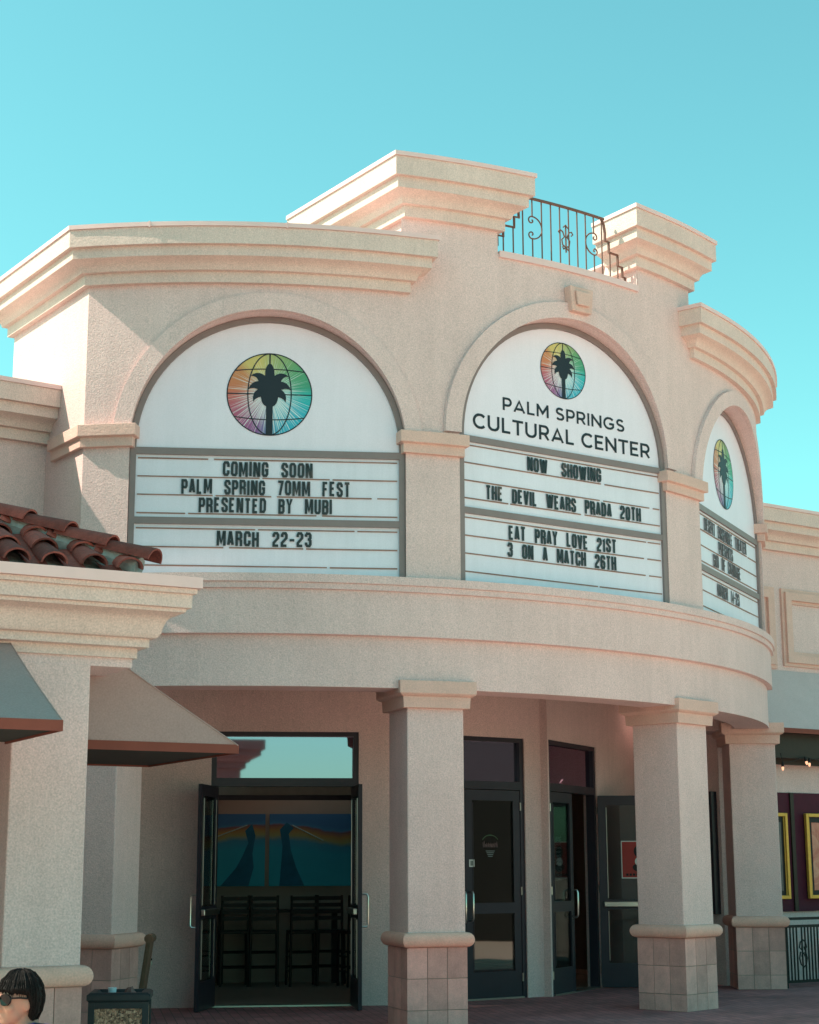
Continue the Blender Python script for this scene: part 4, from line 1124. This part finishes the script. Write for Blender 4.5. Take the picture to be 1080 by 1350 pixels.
def mpoly(pts, o=0.048): mb.poly([MP(x, o, z) for x, z in pts])
mpoly([(-0.42, 1.345), (-0.02, 1.345), (0.05, 1.6), (0.03, 1.8), (0.07, 2.05), (0.02, 2.22), (-0.08, 2.12), (-0.03, 1.95), (-0.12, 1.75), (-0.2, 1.6)])
mpoly([(0.42, 1.345), (0.78, 1.345), (0.66, 1.6), (0.58, 1.85), (0.55, 2.08), (0.62, 2.16), (0.52, 2.24), (0.42, 2.14), (0.46, 1.9), (0.44, 1.6)])
mb.build('painted_palm', MDARK, T)
mb = MB()
for q in (((-0.8, 1.92), (-0.05, 2.2)), ((0.60, 2.2), (1.05, 1.98))): mb.tube([MP(q[0][0], 0.047, q[0][1]), MP(q[1][0], 0.047, q[1][1])], 0.008, 4)
mb.build('painted_ridge', MLINE, T)
# ladder back bar chair
def bar_chair():
    T = empty('bar_chair', (0, 0, 0), 'dark wooden ladder back bar chair by the high table, inside the open door', 'bar chair', 'bar chairs inside the open door')
    G = lambda x, y, z: (x, y, z)
    mb = MB(); mb.box(G, -0.20, 0.20, -0.20, 0.20, 0.70, 0.745); mb.build('seat', WOODDARK, T, bevel=0.01)
    for x in (-0.19, 0.19): 
        mb = MB(); mb.tube([(x, 0.19, 0), (x*0.95, 0.185, 0.72), (x*0.95, 0.22, 1.22)], 0.018, 6); mb.build('leg', WOODDARK, T)
        mb = MB(); mb.tube([(x, -0.19, 0), (x*0.95, -0.185, 0.70)], 0.018, 6); mb.build('leg', WOODDARK, T)
    mb = MB()
    for k in range(4): mb.box(G, -0.175, 0.175, 0.19+0.008*k, 0.21+0.008*k, 0.88+0.09*k, 0.935+0.09*k)
    mb.build('backrest', WOODDARK, T)
    mb = MB()
    for z in (0.25, 0.45):
        mb.tube([(-0.19, -0.19, z), (0.19, -0.19, z)], 0.012, 5); mb.tube([(-0.19, 0.19, z), (0.19, 0.19, z)], 0.012, 5); mb.tube([(-0.19, -0.19, z-0.05), (-0.19, 0.19, z-0.05)], 0.012, 5); mb.tube([(0.19, -0.19, z-0.05), (0.19, 0.19, z-0.05)], 0.012, 5)
    mb.build('stretcher', WOODDARK, T)
    return T
proto = bar_chair()
spots_ = [(0.19, 0.75, 0.0), (0.72, 0.80, 0.1), (1.12, 0.62, -0.15), (-0.22, 0.70, 0.05), (1.45, 1.0, 0.3)]
BL = ['dark ladder back bar chair seen whole in the middle of the open doorway', 'dark ladder back bar chair just right of the gap under the mural', 'dark ladder back bar chair overlapping its neighbor right of the doorway middle', 'dark ladder back bar chair at the left edge of the open doorway', 'dark ladder back bar chair half hidden behind the right open door leaf']
for k, (s_, o_, rz_) in enumerate(spots_):
    c = proto if k == 0 else copy_tree(proto)
    c.location = MP(s_, o_, 0.005); c.rotation_euler.z = 0.11 + rz_ + math.pi; c['label'] = BL[k]
T = empty('high_table', MP(0.35, 0.35, 0.0), 'dark high table behind the bar chairs inside the open door', 'table')
mb = MB(); mb.box(MP, -0.5, 1.3, 0.08, 0.52, 0.98, 1.02); mb.build('table_top', WOODDARK, T)
for x in (-0.4, 1.2):
    mb = MB(); mb.box(MP, x-0.04, x+0.04, 0.26, 0.34, 0.005, 0.98); mb.build('leg', WOODDARK, T)

# ------------------------------------------------------------------ small things at the left
# hose tap on the wall left of the open doors
tp = lambda s_, o_, z: FA(-1.23+s_, o_, 0.51+z)
T = empty('wall_tap', tp(0, 0, 0), 'small metal hose tap low on the wall left of the open doors', 'tap')
mb = MB(); mb.tube([tp(0, 0.0, 0.0), tp(0, 0.06, 0.0), tp(0, 0.085, -0.02), tp(0, 0.09, -0.06)], [0.020, 0.018, 0.016, 0.014], 10); mb.build('spout', STEEL, T, smooth=True)
mb = MB(); mb.tube([tp(-0.03, 0.055, 0.045), tp(0.03, 0.055, 0.045)], 0.012, 8); mb.tube([tp(0, 0.055, 0.0), tp(0, 0.055, 0.045)], 0.008, 8); mb.build('valve_handle', BLACK_IRON, T)
mb = MB(); mb.tube([tp(0, 0.002, 0), tp(0, 0.010, 0)], 0.032, 14); mb.build('wall_flange', STEEL, T)
# bin
BNC = (-2.13, 12.86); ba = 0.10
def BG(x, y, z): return (BNC[0]+Co(ba)*x-S(ba)*y, BNC[1]+S(ba)*x+Co(ba)*y, z)
T = empty('litter_bin', BG(0, 0, 0), 'dark green litter bin with pebbled panels beside the near porch column', 'bin')
h_ = 0.215
mb = MB()
for x in (-h_, h_-0.045):
    for y in (-h_, h_-0.045): mb.box(BG, x, x+0.045, y, y+0.045, 0.0, 0.655)
mb.box(BG, -h_+0.045, h_-0.045, -h_+0.004, h_-0.004, 0.02, 0.07); mb.box(BG, -h_+0.045, h_-0.045, -h_+0.004, h_-0.004, 0.61, 0.655)
mb.build('frame', BINGREEN, T)
mb = MB(); mb.box(BG, -h_+0.045, h_-0.045, -h_+0.014, h_-0.014, 0.07, 0.61); mb.box(BG, -h_+0.014, h_-0.014, -h_+0.046, h_-0.046, 0.071, 0.609); mb.build('pebble_panel', PEBBLE, T)
mb = MB(); sqb = [BG(-h_, -h_, 0)[:2], BG(h_, -h_, 0)[:2], BG(h_, h_, 0)[:2], BG(-h_, h_, 0)[:2]]
sweep(mb, sqb, [(-0.2, 0.657), (0.0, 0.657), (0.012, 0.67), (0.012, 0.705), (-0.01, 0.72), (-0.05, 0.72), (-0.08, 0.69), (-0.2, 0.69)], closed=True, ring=True)
mb.build('lid', BINGREEN, T)
mb = MB(); mb.lathe(BG(-0.06, -0.02, 0.70), [(0.0, 0), (0.028, 0.0), (0.033, 0.045), (0.030, 0.045), (0.0, 0.04)], 14)
thing_mesh(mb, 'paper_cup', mat('cup_white', (0.62, 0.72, 0.8), 0.5), BG(-0.06, -0.02, 0.692), 'small white paper cup lying on the litter bin lid', 'cup')
mb = MB(); rng = random.Random(2)
pts = [BG(0.07+0.05*Co(a)*rng.uniform(0.7, 1.1), 0.0+0.05*S(a)*rng.uniform(0.7, 1.1), 0.70) for a in [2*math.pi*k/9 for k in range(9)]]
top_ = [BG(0.07+0.03*Co(a)*rng.uniform(0.5, 1.2), 0.03*S(a)*rng.uniform(0.5, 1.2), 0.735+rng.uniform(-0.01, 0.02)) for a in [2*math.pi*k/9 for k in range(9)]]
mb.prism(pts, top_)
thing_mesh(mb, 'crumpled_wrapper', mat('wrapper', (0.20, 0.10, 0.09), 0.5, var=0.5, scale=40), BG(0.07, 0, 0.70), 'crumpled dark wrapper on the litter bin lid', 'wrapper')
# leaning board behind the bin
def BD(x, y, z): return (-2.46+x+0.13*z, 15.6+y, z)
T = empty('wooden_board', (-2.46, 15.6, 0), 'narrow brown wooden board leaning upright behind the litter bin', 'board')
mb = MB(); mb.box(BD, -0.022, 0.022, -0.10, 0.10, 0.0, 0.98); mb.build('panel', BROWNWOOD, T, bevel=0.008)
mb = MB(); mb.tube([BD(0, -0.11, 0.985), BD(0, 0.11, 0.985)], 0.04, 10); mb.build('top_bar', BROWNWOOD, T)

# ------------------------------------------------------------------ bare tree behind the right wing
def bare_tree(x, y, h, seed, label):
    T = empty('bare_tree', (x, y, 0), label, 'tree')
    r_ = random.Random(seed); mb = MB(); tw = MB()
    mb.tube([(x, y, 0), (x+0.1, y, h*0.35), (x-0.05, y+0.1, h*0.62)], [0.16, 0.12, 0.09], 8)
    def grow(p, d, l, r, n):
        q = p + d*l
        (mb if n > 2 else tw).tube([p, (p+q)/2+Vector((r_.uniform(-.05, .05)*l, r_.uniform(-.05, .05)*l, 0.03*l)), q], [r, r*0.8, r*0.6], 5 if n > 2 else 4)
        if n == 0: return
        for k in range(3):
            nd = (d + Vector((r_.uniform(-.75, .75), r_.uniform(-.75, .75), r_.uniform(-.1, .55)))).normalized()
            grow(q, nd, l*r_.uniform(0.62, 0.82), r*0.58, n-1)
    grow(Vector((x-0.05, y+0.1, h*0.62)), Vector((0, 0, 1)), h*0.16, 0.07, 5)
    mb.build('trunk', mat('bark', (0.36, 0.29, 0.24), 0.9, var=0.2), T); tw.build('crown', mat('twig', (0.44, 0.38, 0.33), 0.9, var=0.2), T)
tx = W(11.2, -6.0)
bare_tree(tx[0], tx[1], 9.6, 3, 'bare leafless tree whose twigs show above the right wing roof')

# ------------------------------------------------------------------ out-of-frame buildings: two mirrored in the glass, one added for shade
OB = empty('opposite_building', (-6, -9, 0), 'low stucco building with a heavy cornice across the plaza behind the viewer', 'building')
ob_ = lambda x, y, z: (x, y, z)
mb = MB(); mb.box(ob_, -9, 1.55, -15, -9, 0, 4.95); mb.build('wall', mat('brown_pink_stucco', (0.17, 0.10, 0.085), 0.9), OB)
mb = MB(); sweep(mb, [(1.55, -15), (1.55, -9), (-9, -9), (-9, -15)], [(o_*1.6, 5.35+(z_-5.35)*1.5) for o_, z_ in crown(5.35, 0.40)], ring=True); mb.build('cornice', MATS['brown_pink_stucco'], OB)
mb = MB(); mb.box(ob_, -9, 1.55, -15, -9, 4.96, 5.3); mb.build('roof', ROOFING, OB)
mb = MB()
for x in (-7, -4, -1): mb.box(ob_, x-0.9, x+0.9, -9.0, -8.97, 0.9, 2.6)
mb.build('window', PANE, OB)
LB = empty('shade_block', (-9, 10, 0), 'unseen taller stucco block added left of the porch to shade it', 'building')  # unseen mass, added to shade the awning, porch roof and woman
mb = MB(); mb.box(ob_, -12, -6.1, 8.0, 14.4, 0, 9.3); mb.build('wall', STUCCO, LB)
mb = MB(); mb.box(ob_, -12.2, -5.9, 7.8, 14.6, 9.3, 9.6); mb.build('roof', CORNICE, LB)
NB = empty('grey_building', (20, 14, 0), 'dark grey building standing off to the side of the plaza', 'building')
BRW = mat('grey_stucco', (0.030, 0.028, 0.027), 0.9)
mb = MB(); mb.box(ob_, 17, 26, 11.5, 19.5, 0, 5.2); mb.build('wall', BRW, NB)
mb = MB(); mb.box(ob_, 16.6, 26.4, 11.1, 19.9, 5.2, 5.5); mb.build('roof', TERRA, NB)

# ------------------------------------------------------------------ the woman at the lower left, seated
SKIN = mat('skin', (0.43, 0.225, 0.165), 0.55, var=0.05, scale=30, spec=0.4)
HAIR = mat('black_hair', (0.007, 0.005, 0.005), 0.6, var=0.3, scale=40, bump=0.4, bscale=120, spec=0.18, streak=0.6)
def blouse_mat():
    m, N, L, P = nodes_of('purple_print')
    P.inputs['Roughness'].default_value = 0.8
    tc = N.new('ShaderNodeTexCoord'); vo = N.new('ShaderNodeTexVoronoi'); vo.inputs['Scale'].default_value = 34
    L.new(tc.outputs['Object'], vo.inputs['Vector'])
    sp = N.new('ShaderNodeSeparateColor'); L.new(vo.outputs['Color'], sp.inputs[0])
    cr = N.new('ShaderNodeValToRGB'); el = cr.color_ramp.elements; cr.color_ramp.interpolation = 'CONSTANT'
    el[0].position, el[0].color = 0.0, (0.05, 0.03, 0.16, 1); el[1].position, el[1].color = 0.75, (0.30, 0.10, 0.34, 1)
    for p, c in ((0.3, (0.14, 0.04, 0.30)), (0.55, (0.03, 0.02, 0.06))):
        e = el.new(p); e.color = (*c, 1)
    L.new(sp.outputs[0], cr.inputs[0]); L.new(cr.outputs[0], P.inputs['Base Color'])
    return m
BLOUSE = blouse_mat()
TROUSER = mat('dark_trousers', (0.02, 0.022, 0.03), 0.85, var=0.1)
def skin_mesh(verts, edges, radii, levels=2):
    me = bpy.data.meshes.new('s'); me.from_pydata(verts, edges, []); ob = bpy.data.objects.new('s', me); COL.objects.link(ob)
    ob.modifiers.new('skin', 'SKIN').use_smooth_shade = True
    if not me.skin_vertices: me.skin_vertices.new(name='')
    for i, r in enumerate(radii):
        rr = r if isinstance(r, tuple) else (r, r)
        me.skin_vertices[0].data[i].radius = rr; me.skin_vertices[0].data[i].use_root = (i == 0)
    sb = ob.modifiers.new('sub', 'SUBSURF'); sb.levels = levels; sb.render_levels = levels
    dg = bpy.context.evaluated_depsgraph_get(); out = bpy.data.meshes.new_from_object(ob.evaluated_get(dg))
    bpy.data.objects.remove(ob); bpy.data.meshes.remove(me)
    return out
def add_mesh(mb, me, T=lambda p: p):
    i = len(mb.v); mb.v += [tuple(T(v.co)) for v in me.vertices]; mb.f += [tuple(i+k for k in p.vertices) for p in me.polygons]
def blob(mb, c, rx, ry, rz, nu=28, nv=18, fn=None):
    rows = []
    for a in range(nv+1):
        ph = -math.pi/2+math.pi*a/nv; row = []
        for b in range(nu):
            th = 2*math.pi*b/nu
            d = Vector((Co(ph)*Co(th), Co(ph)*S(th), S(ph)))
            k = fn(d) if fn else 1.0
            row.append((c[0]+d.x*rx*k, c[1]+d.y*ry*k, c[2]+d.z*rz*k))
        rows.append(row)
    mb.grid(rows, closed=True)
def remesh(mb, voxel, smooth=6):
    me = bpy.data.meshes.new('r'); me.from_pydata(mb.v, [], mb.f)
    bm = bmesh.new(); bm.from_mesh(me); bmesh.ops.remove_doubles(bm, verts=bm.verts, dist=1e-5); bmesh.ops.recalc_face_normals(bm, faces=bm.faces); bm.to_mesh(me); bm.free()
    ob = bpy.data.objects.new('r', me); COL.objects.link(ob)
    m = ob.modifiers.new('re', 'REMESH'); m.mode = 'VOXEL'; m.voxel_size = voxel
    s = ob.modifiers.new('sm', 'SMOOTH'); s.iterations = smooth; s.factor = 0.5
    dg = bpy.context.evaluated_depsgraph_get(); out = bpy.data.meshes.new_from_object(ob.evaluated_get(dg))
    bpy.data.objects.remove(ob)
    r = MB(); add_mesh(r, out); return r
# figure frame: +y is where she faces, x her right, origin on the ground under the seat
WP = (-1.81, 8.20); WA = R(226)          # heading: to the left and a little towards the camera
def place(p):
    x, y, z = p
    z -= 0.105*min(1.0, z/0.40)          # she sits low
    return (WP[0]+Co(WA-math.pi/2)*x-S(WA-math.pi/2)*y, WP[1]+S(WA-math.pi/2)*x+Co(WA-math.pi/2)*y, z)
HEADING = 0
PERSON = empty('person', (WP[0], WP[1], 0), 'seated woman with short black hair, sunglasses and a purple print blouse', 'person')
HZ = 1.105                                # middle of the head
body = MB()
V_ = [(0, 0, 0.52), (0, -0.02, 0.66), (0, -0.03, 0.80), (0, -0.015, 0.935), (0, 0.0, 0.995), (0, 0.02, 1.07),
      (0.165, -0.02, 0.955), (0.225, 0.02, 0.70), (0.19, 0.22, 0.60), (0.12, 0.36, 0.60),
      (-0.165, -0.02, 0.955), (-0.225, 0.02, 0.70), (-0.19, 0.22, 0.60), (-0.12, 0.36, 0.60),
      (0.10, 0.05, 0.50), (0.12, 0.44, 0.50), (0.12, 0.46, 0.10), (0.12, 0.58, 0.045),
      (-0.10, 0.05, 0.50), (-0.12, 0.44, 0.50), (-0.12, 0.46, 0.10), (-0.12, 0.58, 0.045)]
E_ = [(0, 1), (1, 2), (2, 3), (3, 4), (4, 5), (3, 6), (6, 7), (7, 8), (8, 9), (3, 10), (10, 11), (11, 12), (12, 13), (0, 14), (14, 15), (15, 16), (16, 17), (0, 18), (18, 19), (19, 20), (20, 21)]
R_ = [(0.15, 0.12), (0.13, 0.10), (0.15, 0.11), (0.10, 0.075), 0.055, 0.06, 0.062, 0.048, 0.040, 0.026, 0.062, 0.048, 0.040, 0.026, 0.085, 0.065, 0.045, 0.035, 0.085, 0.065, 0.045, 0.035]
add_mesh(body, skin_mesh(V_, E_, R_))
def headf(d):
    k = 1.0
    if d.z < 0: k -= 0.10*abs(d.x)*abs(d.z) + 0.06*max(0, -d.y)*(-d.z)
    return k
HC = (0, 0.035, HZ)
blob(body, HC, 0.074, 0.092, 0.112, fn=headf)
blob(body, (0, HC[1]+0.058, HZ-0.088), 0.034, 0.030, 0.024)            # chin
blob(body, (0, HC[1]+0.030, HZ-0.055), 0.060, 0.056, 0.052)            # jaw
for sx in (-1, 1): blob(body, (sx*0.036, HC[1]+0.064, HZ-0.030), 0.026, 0.020, 0.026)      # cheeks
nose = [(0, HC[1]+0.082, HZ+0.010), (0, HC[1]+0.098, HZ-0.012), (0, HC[1]+0.108, HZ-0.030), (0, HC[1]+0.090, HZ-0.040)]
body.tube(nose, [0.009, 0.011, 0.014, 0.010], 8)
for sx in (-1, 1): blob(body, (sx*0.011, HC[1]+0.092, HZ-0.036), 0.009, 0.009, 0.008)
for z, r_ in ((-0.062, 0.007), (-0.073, 0.008)): body.tube([(-0.024, HC[1]+0.076, HZ+z), (0, HC[1]+0.090, HZ+z+0.001), (0.024, HC[1]+0.076, HZ+z)], [0.004, r_, 0.004], 8)
for sx in (-1, 1): blob(body, (sx*0.075, HC[1]-0.005, HZ-0.018), 0.010, 0.020, 0.030)     # ears
for sx in (-1, 1):      # hands resting on the lap: palm, four fingers and a thumb
    hx, hy, hz = sx*0.12, 0.36, 0.60
    blob(body, (hx-sx*0.01, hy+0.045, hz-0.005), 0.038, 0.050, 0.018)
    for q, (fx, ln) in enumerate(((-0.026, 0.062), (-0.009, 0.072), (0.009, 0.068), (0.025, 0.052))):
        body.tube([(hx-sx*0.01+fx, hy+0.075, hz), (hx-sx*0.012+fx*1.15, hy+0.09+ln*0.5, hz-0.006), (hx-sx*0.014+fx*1.2, hy+0.085+ln, hz-0.028)], [0.0095, 0.009, 0.0075], 8)
    body.tube([(hx-sx*0.035, hy+0.02, hz), (hx-sx*0.062, hy+0.05, hz+0.002), (hx-sx*0.066, hy+0.085, hz-0.006)], [0.012, 0.011, 0.009], 8)
rb = remesh(body, 0.0065, 5)
rb.v = [place(p) for p in rb.v]
rb.build('body', SKIN, PERSON, smooth=True)
# hair: a full bob, open at the face
def hairf(d):
    k = 1.0 + 0.05*S(9*math.atan2(d.y, d.x))*0.25 + 0.02*S(23*d.z)
    if d.z < -0.2: k *= 1.0 + 0.10*(-d.z-0.2)
    return k
hair = MB(); nu, nv = 72, 36; rows = []
rr = random.Random(7)
jit = [rr.uniform(-1, 1) for _ in range(nu)]
for a in range(nv+1):
    row = []
    for b in range(nu):
        th = 2*math.pi*b/nu                       # 0 = her right, pi/2 = front
        front = S(th)
        fz = max(0.0, front)
        # lowest angle the hair reaches: fringe over the forehead, nape at the back
        low = -1.02 + 0.0*front
        if front > -0.22: low = -0.92 + (1.12)*min(1, (front+0.22)/0.38)
        low += 0.05*jit[b]
        ph = math.pi/2 - (math.pi/2-low)*a/nv
        d = Vector((Co(ph)*Co(th), Co(ph)*S(th), S(ph)))
        k = hairf(d)*(1+0.010*jit[b]) * (1.0 if a < nv-3 else 1.0-0.03*(a-nv+3))
        row.append((HC[0]+d.x*0.099*k, HC[1]-0.016+d.y*0.112*k, HZ+0.012+d.z*0.128*k))
    rows.append(row)
inner = [[((p[0]-HC[0])*0.86+HC[0], (p[1]-HC[1])*0.86+HC[1], (p[2]-HZ)*0.92+HZ-0.002) for p in row] for row in rows[::-1]]
hair.grid(rows+inner, closed=True)
for q in range(150):      # strands that break up the outline
    b = rr.randrange(nu); a0 = rr.randrange(0, nv//2); k1 = rr.uniform(1.0, 1.03); w_ = rr.uniform(-0.006, 0.006)
    pts = []
    for a in range(a0, nv+1, 3):
        p = rows[a][b]; pts.append((HC[0]+(p[0]-HC[0])*k1+w_*a/nv, HC[1]+(p[1]-HC[1])*k1+w_*a/nv, HZ+(p[2]-HZ)*k1))
    p = pts[-1]; pts.append((p[0]+rr.uniform(-.006, .006), p[1]+rr.uniform(-.006, .006), p[2]-rr.uniform(0.004, 0.02)))
    hair.tube(pts, [0.0020]*(len(pts)-1)+[0.0008], 5)
hair.v = [place(p) for p in hair.v]
hair.build('hair', HAIR, PERSON, smooth=True)
# sunglasses rest on the face
SG = empty('sunglasses', place((0, HC[1]+0.1, HZ+0.012)), 'large black sunglasses worn by the seated woman', 'sunglasses')
LENS = mat('dark_lens', (0.004, 0.004, 0.005), 0.15, spec=0.25)
mb = MB()
for sx in (-1, 1):
    f_ = []; b_2 = []
    for k in range(20):
        th = 2*math.pi*k/20; x = sx*0.036+0.032*Co(th)*(1+0.08*S(th)); z = HZ+0.008+0.026*S(th)*(1.0 if S(th) > 0 else 1.08)
        yb = HC[1]+0.094-0.35*max(0, abs(x)-0.02)**1.0*0.9
        f_.append(place((x, yb+0.004, z))); b_2.append(place((x, yb-0.004, z)))
    mb.prism(f_, b_2)
mb.build('lens', LENS, SG)
mb = MB(); mb.tube([place((-0.010, HC[1]+0.099, HZ+0.014)), place((0, HC[1]+0.102, HZ+0.017)), place((0.010, HC[1]+0.099, HZ+0.014))], 0.004, 6)
for sx in (-1, 1): mb.tube([place((sx*0.067, HC[1]+0.080, HZ+0.016)), place((sx*0.080, HC[1]+0.040, HZ+0.016)), place((sx*0.082, HC[1]-0.01, HZ+0.010))], 0.004, 6)
mb.build('temple', BLACK_IRON, SG)
# blouse and trousers, a little larger than the body
bl = MB()
add_mesh(bl, skin_mesh([V_[0], V_[1], V_[2], (0, -0.025, 1.0), V_[6], V_[7], (0.205, 0.12, 0.65), V_[10], V_[11], (-0.205, 0.12, 0.65)], [(0, 1), (1, 2), (2, 3), (3, 4), (4, 5), (5, 6), (3, 7), (7, 8), (8, 9)],
    [(0.175, 0.145), (0.155, 0.125), (0.172, 0.132), (0.125, 0.092), 0.085, 0.070, 0.062, 0.085, 0.070, 0.062]))
bl.v = [place(p) for p in bl.v]; bl.build('blouse', BLOUSE, PERSON, smooth=True)
tr = MB()
add_mesh(tr, skin_mesh([(0, 0.0, 0.53), V_[14], V_[15], (0.12, 0.46, 0.12), V_[18], V_[19], (-0.12, 0.46, 0.12)], [(0, 1), (1, 2), (2, 3), (0, 4), (4, 5), (5, 6)], [(0.17, 0.13), 0.105, 0.082, 0.062, 0.105, 0.082, 0.062]))
tr.v = [place(p) for p in tr.v]; tr.build('trousers', TROUSER, PERSON, smooth=True)
# her chair
CH = empty('patio_chair', place((0, 0, 0)), 'black metal patio chair under the seated woman', 'chair')
mb = MB(); mb.box(lambda x, y, z: place((x, y, z)), -0.23, 0.23, -0.22, 0.24, 0.395, 0.42); mb.build('seat', BLACK_IRON, CH)
for sx in (-1, 1):
    mb = MB(); mb.tube([place((sx*0.21, 0.21, 0)), place((sx*0.21, 0.20, 0.40))], 0.014, 8); mb.build('leg', BLACK_IRON, CH)
    mb = MB(); mb.tube([place((sx*0.21, -0.26, 0)), place((sx*0.21, -0.21, 0.42)), place((sx*0.20, -0.27, 0.80))], 0.014, 8); mb.build('leg', BLACK_IRON, CH)
mb = MB()
for z in (0.55, 0.66, 0.77): mb.tube([place((-0.205, -0.21-(z-0.42)*0.155, z)), place((0, -0.235-(z-0.42)*0.155, z)), place((0.205, -0.21-(z-0.42)*0.155, z))], 0.012, 6)
mb.build('backrest', BLACK_IRON, CH)
